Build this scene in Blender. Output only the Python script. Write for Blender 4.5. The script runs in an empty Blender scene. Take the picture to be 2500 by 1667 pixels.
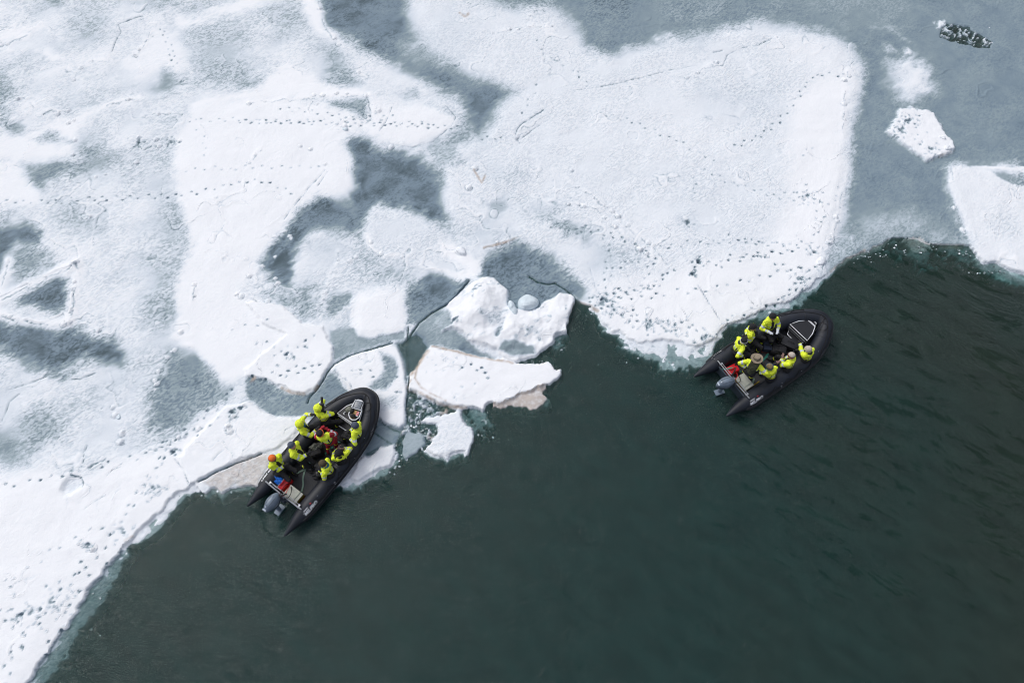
import bpy, bmesh, math, random
import numpy as np
from mathutils import Vector, Matrix
random.seed(7)
rng = np.random.default_rng(11)
sc = bpy.context.scene
COL = sc.collection
R = math.radians

# ------------------------------------------------------------------ camera, world, sun, exposure
CAM_H, TILT, FOC = 22.0, R(25.0), 1666.7
cam_d = bpy.data.cameras.new('camera'); cam_d.lens = 24.0; cam_d.sensor_width = 36.0
cam_d.clip_start = 0.5; cam_d.clip_end = 1500
cam = bpy.data.objects.new('camera', cam_d); COL.objects.link(cam)
cam.location = (0, 0, CAM_H); cam.rotation_euler = (TILT, 0, 0)
sc.camera = cam

SUN_EL, SUN_AZ = R(48), R(-50)          # azimuth measured from +Y towards +X
world = bpy.data.worlds.new("World"); sc.world = world; world.use_nodes = True
wn = world.node_tree; wn.nodes.clear()
def wnode(t, **k):
    n = wn.nodes.new(t)
    for a, b in k.items(): setattr(n, a, b)
    return n
sky = wnode('ShaderNodeTexSky', sky_type='NISHITA'); sky.sun_disc = False
sky.sun_elevation = SUN_EL; sky.sun_rotation = SUN_AZ; sky.dust_density = 3.0
hs = wnode('ShaderNodeHueSaturation'); hs.inputs['Saturation'].default_value = 0.42; hs.inputs['Hue'].default_value = 0.512
wn.links.new(sky.outputs[0], hs.inputs['Color'])
wtc = wnode('ShaderNodeTexCoord'); wsx = wnode('ShaderNodeSeparateXYZ')
wn.links.new(wtc.outputs['Generated'], wsx.inputs[0])
wr = wnode('ShaderNodeValToRGB')
wr.color_ramp.elements[0].position = 0.08; wr.color_ramp.elements[0].color = (.10, .11, .12, 1)
wr.color_ramp.elements[1].position = 0.9; wr.color_ramp.elements[1].color = (1.25, 1.25, 1.25, 1)
e = wr.color_ramp.elements.new(0.35); e.color = (.75, .75, .75, 1)
wn.links.new(wsx.outputs['Z'], wr.inputs[0])
wm = wnode('ShaderNodeMixRGB', blend_type='MULTIPLY'); wm.inputs[0].default_value = 1
wn.links.new(hs.outputs[0], wm.inputs[1]); wn.links.new(wr.outputs[0], wm.inputs[2])
bg = wnode('ShaderNodeBackground'); bg.inputs['Strength'].default_value = 0.15
wn.links.new(wm.outputs[0], bg.inputs['Color'])
wo = wnode('ShaderNodeOutputWorld'); wn.links.new(bg.outputs[0], wo.inputs['Surface'])

sun_d = bpy.data.lights.new('sun', 'SUN'); sun_d.energy = .70; sun_d.angle = R(24); sun_d.color = (1, .985, .965)
sun = bpy.data.objects.new('sun', sun_d); COL.objects.link(sun)
sdir = Vector((math.sin(SUN_AZ)*math.cos(SUN_EL), math.cos(SUN_AZ)*math.cos(SUN_EL), math.sin(SUN_EL)))
sun.rotation_euler = sdir.to_track_quat('Z', 'Y').to_euler()
sc.view_settings.view_transform = 'Standard'; sc.view_settings.look = 'None'
sc.view_settings.gamma = 1; sc.view_settings.use_curve_mapping = False
sc.view_settings.exposure = 0.12
sc.cycles.filter_width = 1.05; sc.cycles.max_bounces = 6; sc.cycles.transparent_max_bounces = 8

# ------------------------------------------------------------------ measuring the place from the survey photo
CT, ST = math.cos(TILT), math.sin(TILT)
def P(u, v, z=0.0):
    """world point at height z that lies under pixel (u, v) of the 2500 x 1667 photograph"""
    a = (u-1250.0)/FOC; b = (833.5-v)/FOC
    d = Vector((a, ST+b*CT, -CT+b*ST))
    t = (z-CAM_H)/d.z
    return Vector((d.x*t, d.y*t, z))
def proj(X, Y):
    dep = Y*ST + CAM_H*CT
    return 1250+FOC*X/dep, 833.5-FOC*(Y*CT-CAM_H*ST)/dep
def Z1(x, y, z): return P(590+x/4.02, 930+y/4.02, z)
def Z2(x, y, z): return P(1670+x/5.226, 730+y/5.226, z)

# ------------------------------------------------------------------ object helpers
def tag(o, label=None, cat=None, group=None, kind=None):
    if label: o['label'] = label
    if cat: o['category'] = cat
    if group: o['group'] = group
    if kind: o['kind'] = kind
    return o
def empty(name, loc, rz=0.0):
    o = bpy.data.objects.new(name, None); o.empty_display_size = .2
    o.location = loc; o.rotation_euler = (0, 0, rz); COL.objects.link(o); return o

class MB:
    def __init__(s): s.v = []; s.f = []; s.m = []
    def add(s, vs, fs, mi=0):
        b = len(s.v); s.v += [tuple(v) for v in vs]; s.f += [tuple(i+b for i in f) for f in fs]; s.m += [mi]*len(fs); return s
    def box(s, c, size, rot=None, mi=0, taper=1.0):
        c = Vector(c); sx, sy, sz = [q/2 for q in size]
        vs = []
        for z in (-1, 1):
            k = taper if z > 0 else 1
            for x, y in ((-1, -1), (1, -1), (1, 1), (-1, 1)):
                p = Vector((x*sx*k, y*sy*k, z*sz))
                if rot is not None: p = rot @ p
                vs.append(c+p)
        return s.add(vs, [(3, 2, 1, 0), (4, 5, 6, 7), (0, 1, 5, 4), (1, 2, 6, 5), (2, 3, 7, 6), (3, 0, 4, 7)], mi)
    def prism(s, poly, z0, z1, mi=0):
        n = len(poly)
        A = sum(poly[i][0]*poly[(i+1) % n][1]-poly[(i+1) % n][0]*poly[i][1] for i in range(n))
        if A < 0: poly = poly[::-1]
        f0 = (lambda p: z0) if not callable(z0) else z0
        f1 = (lambda p: z1) if not callable(z1) else z1
        vs = [(p[0], p[1], f0(p)) for p in poly]+[(p[0], p[1], f1(p)) for p in poly]
        fs = [tuple(range(n))[::-1], tuple(range(n, 2*n))]+[(i, (i+1) % n, n+(i+1) % n, n+i) for i in range(n)]
        return s.add(vs, fs, mi)
    def sweep(s, pts, rad, n=10, mi=0, flat=1.0, up=(0, 0, 1), caps=True, closed=False):
        pts = [Vector(p) for p in pts]; N = len(pts)
        if not hasattr(rad, '__len__'): rad = [rad]*N
        vs = []; upv = Vector(up)
        for i in range(N):
            a = pts[(i-1) % N] if (closed or i > 0) else pts[i]; b = pts[(i+1) % N] if (closed or i < N-1) else pts[i]
            t = (b-a).normalized(); sd = t.cross(upv)
            if sd.length < 1e-4: sd = t.cross(Vector((1, 0, 0)))
            sd.normalize(); nn = sd.cross(t)
            for k in range(n):
                an = 2*math.pi*k/n
                vs.append(pts[i]+(sd*math.cos(an)+nn*math.sin(an)*flat)*rad[i])
        fs = []
        for i in range(N if closed else N-1):
            j = (i+1) % N
            for k in range(n):
                k2 = (k+1) % n
                fs.append((i*n+k, i*n+k2, j*n+k2, j*n+k))
        if caps and not closed:
            fs.append(tuple(range(n))[::-1]); fs.append(tuple(range((N-1)*n, N*n)))
        return s.add(vs, fs, mi)
    def ball(s, c, r, n=12, m=8, rot=None, mi=0, fn=None):
        c = Vector(c)
        if not hasattr(r, '__len__'): r = (r, r, r)
        vs = []; fs = []
        def put(p):
            p = Vector((p[0]*r[0], p[1]*r[1], p[2]*r[2]))
            if fn: p = fn(p)
            if rot is not None: p = rot @ p
            vs.append(c+p)
        put((0, 0, 1))
        for j in range(1, m):
            t = math.pi*j/m
            for k in range(n):
                a = 2*math.pi*k/n; put((math.sin(t)*math.cos(a), math.sin(t)*math.sin(a), math.cos(t)))
        put((0, 0, -1))
        for k in range(n): fs.append((0, 1+k, 1+(k+1) % n))
        for j in range(m-2):
            for k in range(n):
                a = 1+j*n+k; b = 1+j*n+(k+1) % n; fs.append((a, a+n, b+n, b))
        L = len(vs)-1
        for k in range(n): fs.append((L, 1+(m-2)*n+(k+1) % n, 1+(m-2)*n+k))
        return s.add(vs, fs, mi)
    def build(s, name, mats, parent=None, origin=None, smooth=True, bevel=0, label=None):
        me = bpy.data.meshes.new(name)
        o3 = Vector(origin) if origin is not None else Vector((0, 0, 0))
        me.from_pydata([tuple(Vector(v)-o3) for v in s.v], [], s.f)
        if not isinstance(mats, (list, tuple)): mats = [mats]
        for m in mats: me.materials.append(m)
        me.polygons.foreach_set('material_index', s.m)
        me.update()
        if bevel:
            bm = bmesh.new(); bm.from_mesh(me)
            es = [e for e in bm.edges if len(e.link_faces) == 2 and e.calc_face_angle(0) > 0.5]
            bmesh.ops.bevel(bm, geom=es, offset=bevel, segments=2, affect='EDGES', profile=0.5, clamp_overlap=True)
            bm.to_mesh(me); bm.free()
        if smooth:
            me.polygons.foreach_set('use_smooth', [True]*len(me.polygons))
            try: me.set_sharp_from_angle(angle=R(40))
            except Exception: pass
        o = bpy.data.objects.new(name, me); COL.objects.link(o)
        if parent: o.parent = parent
        o.location = o3
        if label: o['label'] = label
        return o

# ------------------------------------------------------------------ materials
def newmat(name):
    m = bpy.data.materials.new(name); m.use_nodes = True
    return m, m.node_tree, m.node_tree.nodes['Principled BSDF']
def mat(name, col, rough=.6, var=.12, scale=8, bump=.0, bscale=30, metal=0, spec=.5, bdist=.01):
    m, nt, b = newmat(name); L = nt.links
    tc = nt.nodes.new('ShaderNodeTexCoord')
    n = nt.nodes.new('ShaderNodeTexNoise'); n.inputs['Scale'].default_value = scale; n.inputs['Detail'].default_value = 4
    L.new(tc.outputs['Object'], n.inputs['Vector'])
    mr = nt.nodes.new('ShaderNodeMapRange'); mr.inputs[1].default_value = .3; mr.inputs[2].default_value = .7
    mr.inputs[3].default_value = 1-var; mr.inputs[4].default_value = 1+var
    L.new(n.outputs['Fac'], mr.inputs[0])
    mx = nt.nodes.new('ShaderNodeMixRGB'); mx.blend_type = 'MULTIPLY'; mx.inputs[0].default_value = 1
    mx.inputs[1].default_value = (*col, 1); L.new(mr.outputs[0], mx.inputs[2])
    L.new(mx.outputs[0], b.inputs['Base Color'])
    b.inputs['Roughness'].default_value = rough; b.inputs['Metallic'].default_value = metal
    b.inputs['Specular IOR Level'].default_value = spec
    if bump:
        n2 = nt.nodes.new('ShaderNodeTexNoise'); n2.inputs['Scale'].default_value = bscale; n2.inputs['Detail'].default_value = 3
        L.new(tc.outputs['Object'], n2.inputs['Vector'])
        bp = nt.nodes.new('ShaderNodeBump'); bp.inputs['Strength'].default_value = bump; bp.inputs['Distance'].default_value = bdist
        L.new(n2.outputs['Fac'], bp.inputs['Height']); L.new(bp.outputs[0], b.inputs['Normal'])
    return m

M = {}
M['tube'] = mat('tube_fabric', (.007, .0105, .019), .55, .35, 3, .25, 60, bdist=.004)
M['tube2'] = mat('strake_rubber', (.010, .011, .014), .45, .1)
M['floor'] = mat('floor_mat', (.050, .052, .056), .85, .35, 70, .3, 150)
M['rope'] = mat('rope', (.007, .007, .008), .8)
M['black'] = mat('black_nylon', (.010, .010, .013), .8, .3, 14, .6, 26, bdist=.03)
M['blackhard'] = mat('black_panel', (.013, .014, .018), .55, .2, 30)
M['white'] = mat('white_trim', (.75, .77, .8), .5, .05)
M['alu'] = mat('aluminium', (.42, .44, .47), .35, .15, 20, metal=.7)
M['silver'] = mat('reflective_tape', (.55, .60, .68), .4, .12, 40)
M['yellow'] = mat('hi_vis_yellow', (.80, .93, .04), .7, .14, 12, .9, 16, bdist=.04)
M['cowl'] = mat('cowling_paint', (.17, .215, .27), .3, .1, 6)
M['cowldark'] = mat('cowling_dark', (.05, .065, .085), .3, .1, 6)
M['red'] = mat('red_plastic', (.62, .012, .02), .4, .12, 10)
M['redcloth'] = mat('red_cloth', (.30, .004, .018), .8, .2, 10, .8, 18, bdist=.04)
M['navy'] = mat('navy_cloth', (.012, .02, .045), .8, .2, 10)
M['blue'] = mat('blue_cloth', (.01, .17, .72), .6, .35, 14, 1, 22, bdist=.04)
M['teal'] = mat('teal_cloth', (.01, .13, .24), .7, .2)
M['beige'] = mat('beige_plastic', (.42, .43, .37), .5, .15, 12)
M['ochre'] = mat('ochre_plastic', (.34, .24, .02), .5, .15)
M['green'] = mat('green_webbing', (.04, .27, .20), .7, .2, 30)
M['palegreen'] = mat('faded_webbing', (.17, .25, .20), .8, .25, 30)
M['skin'] = mat('skin', (.52, .28, .20), .6, .08)
M['greywool'] = mat('grey_wool', (.07, .085, .12), .9, .4, 80)
M['darkwool'] = mat('black_wool', (.012, .012, .015), .9, .3, 60)
M['brownwool'] = mat('brown_wool', (.07, .055, .03), .9, .4, 80)
M['beigewool'] = mat('beige_wool', (.50, .44, .38), .9, .3, 60)
M['hatfelt'] = mat('felt_hat', (.27, .22, .16), .85, .15, 30)
M['orange'] = mat('orange_knit', (.78, .16, .02), .8, .15)
M['camo'] = mat('camouflage', (.14, .145, .12), .8, .8, 22, .8, 20, bdist=.03)
M['tan'] = mat('tan_canvas', (.20, .15, .08), .85, .4, 25, .5, 30)
M['maroon'] = mat('maroon_trim', (.16, .03, .025), .7, .2)
M['olive'] = mat('olive_cloth', (.05, .055, .03), .8, .2)
M['glove'] = mat('white_glove', (.72, .75, .82), .7, .1)
M['patternglove'] = mat('patterned_glove', (.22, .13, .12), .8, .8, 60)
M['boot'] = mat('rubber_boot', (.012, .012, .014), .6)
M['glass'] = mat('grey_lid', (.16, .18, .21), .3, .5, 30)
M['grey'] = mat('grey_plastic', (.12, .13, .14), .5, .2)
M['eye'] = mat('eye', (.02, .02, .02), .4)

def ice_material(name):
    m, nt, b = newmat(name); L = nt.links; N = nt.nodes.new
    def node(t, ins=None, **k):
        n = N(t)
        for a, v in k.items(): setattr(n, a, v)
        for a, v in (ins or {}).items():
            if isinstance(v, bpy.types.NodeSocket): L.new(v, n.inputs[a])
            else: n.inputs[a].default_value = v
        return n
    def mth(op, a, c=0.0, d=None, clamp=False):
        ins = {0: a, 1: c}
        if d is not None: ins[2] = d
        return node('ShaderNodeMath', ins, operation=op, use_clamp=clamp).outputs[0]
    geo = node('ShaderNodeNewGeometry')
    pos = geo.outputs['Position']
    A = node('ShaderNodeAttribute', attribute_name='snow').outputs['Fac']
    D = node('ShaderNodeAttribute', attribute_name='dirt').outputs['Fac']
    SM = node('ShaderNodeAttribute', attribute_name='smoothness').outputs['Fac']
    mr_ = node('ShaderNodeMapping', {'Vector': pos}); mr_.inputs['Rotation'].default_value = (0, 0, R(-36))
    mp = node('ShaderNodeMapping', {'Vector': mr_.outputs[0]}); mp.inputs['Scale'].default_value = (.8, 1.5, 1)
    n1 = node('ShaderNodeTexNoise', {'Vector': mp.outputs[0], 'Scale': 8.6, 'Detail': 2.0, 'Roughness': .5, 'Distortion': .7}).outputs['Fac']
    n2 = node('ShaderNodeTexNoise', {'Vector': pos, 'Scale': 34.0, 'Detail': 2.0}).outputs['Fac']
    nb = node('ShaderNodeTexNoise', {'Vector': pos, 'Scale': 1.1, 'Detail': 6.0, 'Roughness': .6, 'Distortion': .8}).outputs['Fac']
    nl = node('ShaderNodeTexNoise', {'Vector': pos, 'Scale': .28, 'Detail': 2.0}).outputs['Fac']
    # weight of the wind ripples: strongest where the snow cover is thin but present
    w = mth('MULTIPLY', A, mth('SUBTRACT', 1.02, A)); w = mth('MULTIPLY', w, 3.4)
    w = mth('MULTIPLY', w, SM)
    n1s = node('ShaderNodeMapRange', {0: n1, 1: .36, 2: .60, 3: -.42, 4: .22}, interpolation_type='SMOOTHSTEP').outputs[0]
    nv = node('ShaderNodeTexNoise', {'Vector': pos, 'Scale': .55, 'Detail': 3.0}).outputs['Fac']
    w = mth('MULTIPLY', w, mth('MULTIPLY_ADD', mth('SUBTRACT', nv, .5), 5.0, .85, clamp=True))
    r = mth('MULTIPLY', mth('MULTIPLY', n1s, w), .52)
    g = mth('MULTIPLY', mth('SUBTRACT', n2, .5), mth('ADD', mth('MULTIPLY', w, .12), .06))
    bb = mth('MULTIPLY', mth('SUBTRACT', nb, .5), mth('MULTIPLY', mth('SUBTRACT', 1.05, A), .34))
    ll = mth('MULTIPLY', mth('SUBTRACT', nl, .5), .10)
    s = mth('ADD', mth('ADD', A, r), mth('ADD', g, mth('ADD', bb, ll)), clamp=True)
    rp = node('ShaderNodeValToRGB', {0: s}); cr = rp.color_ramp
    cols = [(0.0, (.070, .105, .125)), (.12, (.185, .252, .308)), (.28, (.272, .345, .378)), (.45, (.45, .525, .575)),
            (.62, (.64, .70, .76)), (.8, (.79, .83, .87)), (1.0, (.90, .915, .935))]
    cr.elements[0].position = 0; cr.elements[0].color = (*cols[0][1], 1)
    cr.elements[1].position = 1; cr.elements[1].color = (*cols[-1][1], 1)
    for p_, c_ in cols[1:-1]:
        e = cr.elements.new(p_); e.color = (*c_, 1)
    dn = node('ShaderNodeTexNoise', {'Vector': pos, 'Scale': 7.0, 'Detail': 5.0}).outputs['Fac']
    dm = mth('MULTIPLY', D, mth('MULTIPLY_ADD', dn, 2.4, -.35, clamp=True), clamp=True)
    mx = node('ShaderNodeMixRGB', {0: dm, 1: rp.outputs[0], 2: (.33, .22, .15, 1)})
    mul = node('ShaderNodeMixRGB', {0: mth('MULTIPLY', D, .35), 1: mx.outputs[0], 2: (.62, .55, .47, 1)})
    L.new(mul.outputs[0], b.inputs['Base Color'])
    b.inputs['Roughness'].default_value = .7; b.inputs['Specular IOR Level'].default_value = .25
    h = mth('ADD', mth('MULTIPLY', mth('MULTIPLY', n1, mth('ADD', w, .07)), .050), mth('MULTIPLY', n2, .006))
    h = mth('ADD', h, mth('MULTIPLY', nb, .022))
    bp = node('ShaderNodeBump', {'Height': h, 'Strength': .9, 'Distance': 1.0})
    L.new(bp.outputs[0], b.inputs['Normal'])
    return m
M['ice'] = ice_material('snowy_ice')
M['block'] = mat('clear_block_ice', (.66, .75, .80), .5, .05, 5, .5, 9, bdist=.06)
M['slush_bit'] = mat('wet_brash', (.30, .36, .38), .5, .2, 5)
M['block_snow'] = mat('snow_block', (.84, .87, .91), .8, .04, 5, .6, 10, bdist=.06)

def water_material():
    m, nt, b = newmat('sea_water'); L = nt.links; N = nt.nodes.new; nt.nodes.remove(b)
    def node(t, ins=None, **k):
        n = N(t)
        for a, v in k.items(): setattr(n, a, v)
        for a, v in (ins or {}).items():
            if isinstance(v, bpy.types.NodeSocket): L.new(v, n.inputs[a])
            else: n.inputs[a].default_value = v
        return n
    def mth(op, a, c=0.0, d=None, clamp=False):
        ins = {0: a, 1: c}
        if d is not None: ins[2] = d
        return node('ShaderNodeMath', ins, operation=op, use_clamp=clamp).outputs[0]
    pos = node('ShaderNodeNewGeometry').outputs['Position']
    sx = node('ShaderNodeSeparateXYZ', {0: pos}); X = sx.outputs[0]; Y = sx.outputs[1]
    # ripples
    mr_ = node('ShaderNodeMapping', {'Vector': pos}); mr_.inputs['Rotation'].default_value = (0, 0, R(34))
    mp = node('ShaderNodeMapping', {'Vector': mr_.outputs[0]}); mp.inputs['Scale'].default_value = (1, 2.3, 1)
    w1 = node('ShaderNodeTexNoise', {'Vector': mp.outputs[0], 'Scale': 1.3, 'Detail': 6.0, 'Roughness': .6, 'Distortion': 1.2}).outputs['Fac']
    w2 = node('ShaderNodeTexNoise', {'Vector': mp.outputs[0], 'Scale': 5.0, 'Detail': 4.0, 'Distortion': .8}).outputs['Fac']
    w3 = node('ShaderNodeTexNoise', {'Vector': mp.outputs[0], 'Scale': 14.0, 'Detail': 3.0, 'Distortion': .6}).outputs['Fac']
    h = mth('ADD', mth('MULTIPLY', w1, .065), mth('ADD', mth('MULTIPLY', w2, .042), mth('MULTIPLY', w3, .024)))
    bp = node('ShaderNodeBump', {'Height': h, 'Strength': .8, 'Distance': 1.0})
    # dark wave streaks, painted in by a mask that cuts the sky reflection
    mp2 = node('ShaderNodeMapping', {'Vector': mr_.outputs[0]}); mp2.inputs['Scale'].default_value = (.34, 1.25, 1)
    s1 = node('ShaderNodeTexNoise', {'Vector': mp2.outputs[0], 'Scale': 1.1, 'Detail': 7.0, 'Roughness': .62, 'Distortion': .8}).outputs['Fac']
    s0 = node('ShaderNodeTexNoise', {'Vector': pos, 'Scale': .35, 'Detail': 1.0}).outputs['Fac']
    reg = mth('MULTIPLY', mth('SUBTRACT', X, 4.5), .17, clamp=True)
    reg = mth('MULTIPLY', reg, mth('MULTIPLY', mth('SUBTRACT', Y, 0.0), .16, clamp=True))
    for (bx, by, rr) in ((8.4, 7.9, 2.4), (-7.0, 4.6, 1.9), (-5.2, 5.4, 1.8)):     # more of the painted dark streaks along the hulls
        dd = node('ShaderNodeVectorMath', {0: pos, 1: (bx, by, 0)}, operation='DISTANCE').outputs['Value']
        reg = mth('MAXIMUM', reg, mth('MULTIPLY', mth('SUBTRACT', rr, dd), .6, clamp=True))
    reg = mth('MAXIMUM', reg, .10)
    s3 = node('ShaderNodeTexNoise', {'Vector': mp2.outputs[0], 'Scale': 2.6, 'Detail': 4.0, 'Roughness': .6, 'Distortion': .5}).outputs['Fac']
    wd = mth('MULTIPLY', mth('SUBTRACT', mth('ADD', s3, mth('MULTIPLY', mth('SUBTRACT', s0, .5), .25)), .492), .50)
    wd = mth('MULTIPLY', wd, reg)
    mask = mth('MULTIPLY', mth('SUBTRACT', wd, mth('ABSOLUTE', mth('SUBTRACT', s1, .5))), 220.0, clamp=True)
    gl = node('ShaderNodeBsdfGlossy', {'Roughness': .12, 'Normal': bp.outputs[0]})
    # suspended glacial silt: teal inshore, browner towards the right
    sn = node('ShaderNodeTexNoise', {'Vector': pos, 'Scale': .22, 'Detail': 3.0, 'Distortion': .5}).outputs['Fac']
    br = mth('ADD', mth('MULTIPLY', mth('SUBTRACT', X, 6.0), .05), mth('MULTIPLY', mth('SUBTRACT', sn, .5), .7))
    br = mth('MULTIPLY', br, 1.0, clamp=True)
    c = node('ShaderNodeMixRGB', {0: br, 1: (.066, .195, .172, 1), 2: (.140, .180, .130, 1)})
    sn2 = node('ShaderNodeTexNoise', {'Vector': mp.outputs[0], 'Scale': .9, 'Detail': 6.0}).outputs['Fac']
    cv = node('ShaderNodeMixRGB', {0: 1.0, 1: c.outputs[0], 2: mth('MULTIPLY_ADD', sn2, .9, .55)}, blend_type='MULTIPLY')
    df = node('ShaderNodeBsdfDiffuse', {'Color': cv.outputs[0]})
    tr = node('ShaderNodeBsdfTransparent', {'Color': (.93, 1, .99, 1)})
    body = node('ShaderNodeMixShader', {0: .17, 1: tr.outputs[0], 2: df.outputs[0]})
    fr = node('ShaderNodeFresnel', {'IOR': 1.41, 'Normal': bp.outputs[0]})
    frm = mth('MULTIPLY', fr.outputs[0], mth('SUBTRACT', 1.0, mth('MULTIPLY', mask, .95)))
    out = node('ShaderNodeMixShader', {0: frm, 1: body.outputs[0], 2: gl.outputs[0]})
    va = node('ShaderNodeVolumeAbsorption', {'Color': (.30, .52, .50, 1), 'Density': 9.0})
    mo = [n for n in nt.nodes if n.type == 'OUTPUT_MATERIAL'][0]
    L.new(out.outputs[0], mo.inputs['Surface']); L.new(va.outputs[0], mo.inputs['Volume'])
    return m
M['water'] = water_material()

# ------------------------------------------------------------------ ice field: one height / snow-cover map in metres
STEP = 0.04
def axis(a, b, far, n=46):
    core = np.arange(a, b+STEP/2, STEP)
    g = STEP*np.cumsum(1.125**np.arange(1, n+1)); g = g*(far/g[-1]) if g[-1] < far else g[g < far]
    return np.concatenate([(a-g)[::-1], core, b+g]), len(g)
ax, gx = axis(-25.6, 25.6, 130.0, 60); ay, gy = axis(-2.4, 29.6, 130.0, 60)
ax = np.clip(ax, -140, 140); ay = np.clip(ay, -40, 160)
keep = np.concatenate([[True], np.diff(ay) > 1e-4]); ay = ay[keep]; gy0 = int(np.searchsorted(ay, -2.4+1e-6))
nx, ny = len(ax), len(ay)
XX, YY = np.meshgrid(ax.astype(np.float32), ay.astype(np.float32))
X = XX.ravel(); Y = YY.ravel()
Xc = np.clip(X, -26.2, 26.2); Yc = np.clip(Y, -2.9, 30.4)
U, V = proj(Xc, Yc)
def hash2(ix, iy, seed):
    h = (ix.astype(np.int64)*374761393+iy.astype(np.int64)*668265263+seed*1442695041) & 0xffffffff
    h = ((h ^ (h >> 13))*1274126177) & 0xffffffff
    return ((h ^ (h >> 16)) & 0xffff).astype(np.float32)/65535.0
def vnoise(x, y, s, seed):
    x = x*s; y = y*s; ix = np.floor(x); iy = np.floor(y); fx = x-ix; fy = y-iy
    fx = fx*fx*(3-2*fx); fy = fy*fy*(3-2*fy); ix = ix.astype(np.int32); iy = iy.astype(np.int32)
    a = hash2(ix, iy, seed); b = hash2(ix+1, iy, seed); c = hash2(ix, iy+1, seed); d = hash2(ix+1, iy+1, seed)
    return (a*(1-fx)+b*fx)*(1-fy)+(c*(1-fx)+d*fx)*fy-.5
def fbm(s, seed, o=4, gain=.5):
    t = 0; a = 1.0; tot = 0
    for i in range(o): t = t+a*vnoise(X+3.7*i, Y-1.3*i, s*2.03**i, seed+i*17); tot += a; a *= gain
    return t/tot*2
W1x, W1y = fbm(.9, 1, 5, .62), fbm(.9, 51, 5, .62)
NF = fbm(3.0, 91, 3); NM = fbm(1.0, 131, 4)
UW, VW = U+W1x*13, V+W1y*13            # gently wandering outlines, about 0.15 m
FR = fbm(9.0, 301, 2)
UR, VR = U+W1x*6+NF*5+FR*2.5, V+W1y*6+fbm(3.2, 171, 3)*5+fbm(8.3, 401, 2)*2.5
DR = vnoise(X*.9+Y*.44, Y*1.8-X*.88, .55, 700)+.5*vnoise(X*.9+Y*.44, Y*1.8-X*.88, 1.3, 720)
S = (.745+DR*.22+NM*.07).astype(np.float32); Z = np.full(X.shape, .05, np.float32)
T = np.zeros_like(S); Q = np.ones_like(S)
xr_, yr_ = (X*.82+Y*.57)*.62, (Y*.82-X*.57)*1.5
def anoise(s, seed): return vnoise(xr_, yr_, s, seed)
AN = anoise(2.4, 811)*.9+anoise(5.1, 823)*.8+anoise(9.7, 837)*.5
CL = anoise(.9, 851)+.7*anoise(2.1, 857)+.4*anoise(4.3, 863)
def sdf(poly, u, v):
    d = np.full(u.shape, 1e9, np.float32); ins = np.zeros(u.shape, bool); n = len(poly)
    for i in range(n):
        x0, y0 = poly[i]; x1, y1 = poly[(i+1) % n]
        ex, ey = x1-x0, y1-y0; L2 = ex*ex+ey*ey
        if L2 < 1e-6: continue
        wx, wy = u-x0, v-y0; t = np.clip((wx*ex+wy*ey)/L2, 0, 1)
        d = np.minimum(d, (wx-t*ex)**2+(wy-t*ey)**2)
        if y0 != y1:
            c = (y0 > v) != (y1 > v); ins ^= c & (u < (x1-x0)*(v-y0)/(y1-y0)+x0)
    return np.where(ins, 1, -1)*np.sqrt(d)
def area(poly, blur=10, s=None, z=None, t=None, q=None, w='W', k=1.0, edge=0.0):
    """lay a patch: snow cover s, height z, dirt t inside an outline with a soft border of blur"""
    uu, vv = (UW, VW) if w == 'W' else (UR, VR) if w == 'R' else (U, V)
    a = np.array(poly, float); m = blur+26
    idx = np.nonzero((uu > a[:, 0].min()-m) & (uu < a[:, 0].max()+m) & (vv > a[:, 1].min()-m) & (vv < a[:, 1].max()+m))[0]
    d = sdf(poly, uu[idx], vv[idx])+edge
    if blur >= 10 and z is None: d = d+AN[idx]*min(blur*.8, 20)
    f = np.clip(d/blur*.5+.5, 0, 1); f = f*f*(3-2*f)*k
    for arr, val in ((S, s), (Z, z), (T, t), (Q, q)):
        if val is not None: arr[idx] = arr[idx]*(1-f)+val*f
    return idx, d
def line(pts, wd, s=None, z=None, dz=0.0, t=None, brk=0.0, w='R', k=1.0, off=(0, 0), ds=0.0):
    uu, vv = (UR, VR) if w == 'R' else (U+W1x*5, V+W1y*5)
    a = np.array(pts, float)+np.array(off); m = wd*2+14
    idx = np.nonzero((uu > a[:, 0].min()-m) & (uu < a[:, 0].max()+m) & (vv > a[:, 1].min()-m) & (vv < a[:, 1].max()+m))[0]
    if not len(idx): return
    u, v = uu[idx], vv[idx]; d = np.full(u.shape, 1e9, np.float32)
    for i in range(len(a)-1):
        ex, ey = a[i+1]-a[i]; L2 = ex*ex+ey*ey+1e-6
        wx, wy = u-a[i][0], v-a[i][1]; tt = np.clip((wx*ex+wy*ey)/L2, 0, 1)
        d = np.minimum(d, (wx-tt*ex)**2+(wy-tt*ey)**2)
    d = np.sqrt(d); f = np.clip(1.25-d/wd, 0, 1)*k
    if brk: f = f*np.clip(.5+(NF[idx]*2.2+NM[idx]*1.2)*brk*2+(.5-brk), 0, 1)
    for arr, val in ((S, s), (Z, z), (T, t)):
        if val is not None: arr[idx] = arr[idx]*(1-f)+val*f
    if dz: Z[idx] += dz*f
    if ds: S[idx] += ds*f

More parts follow.
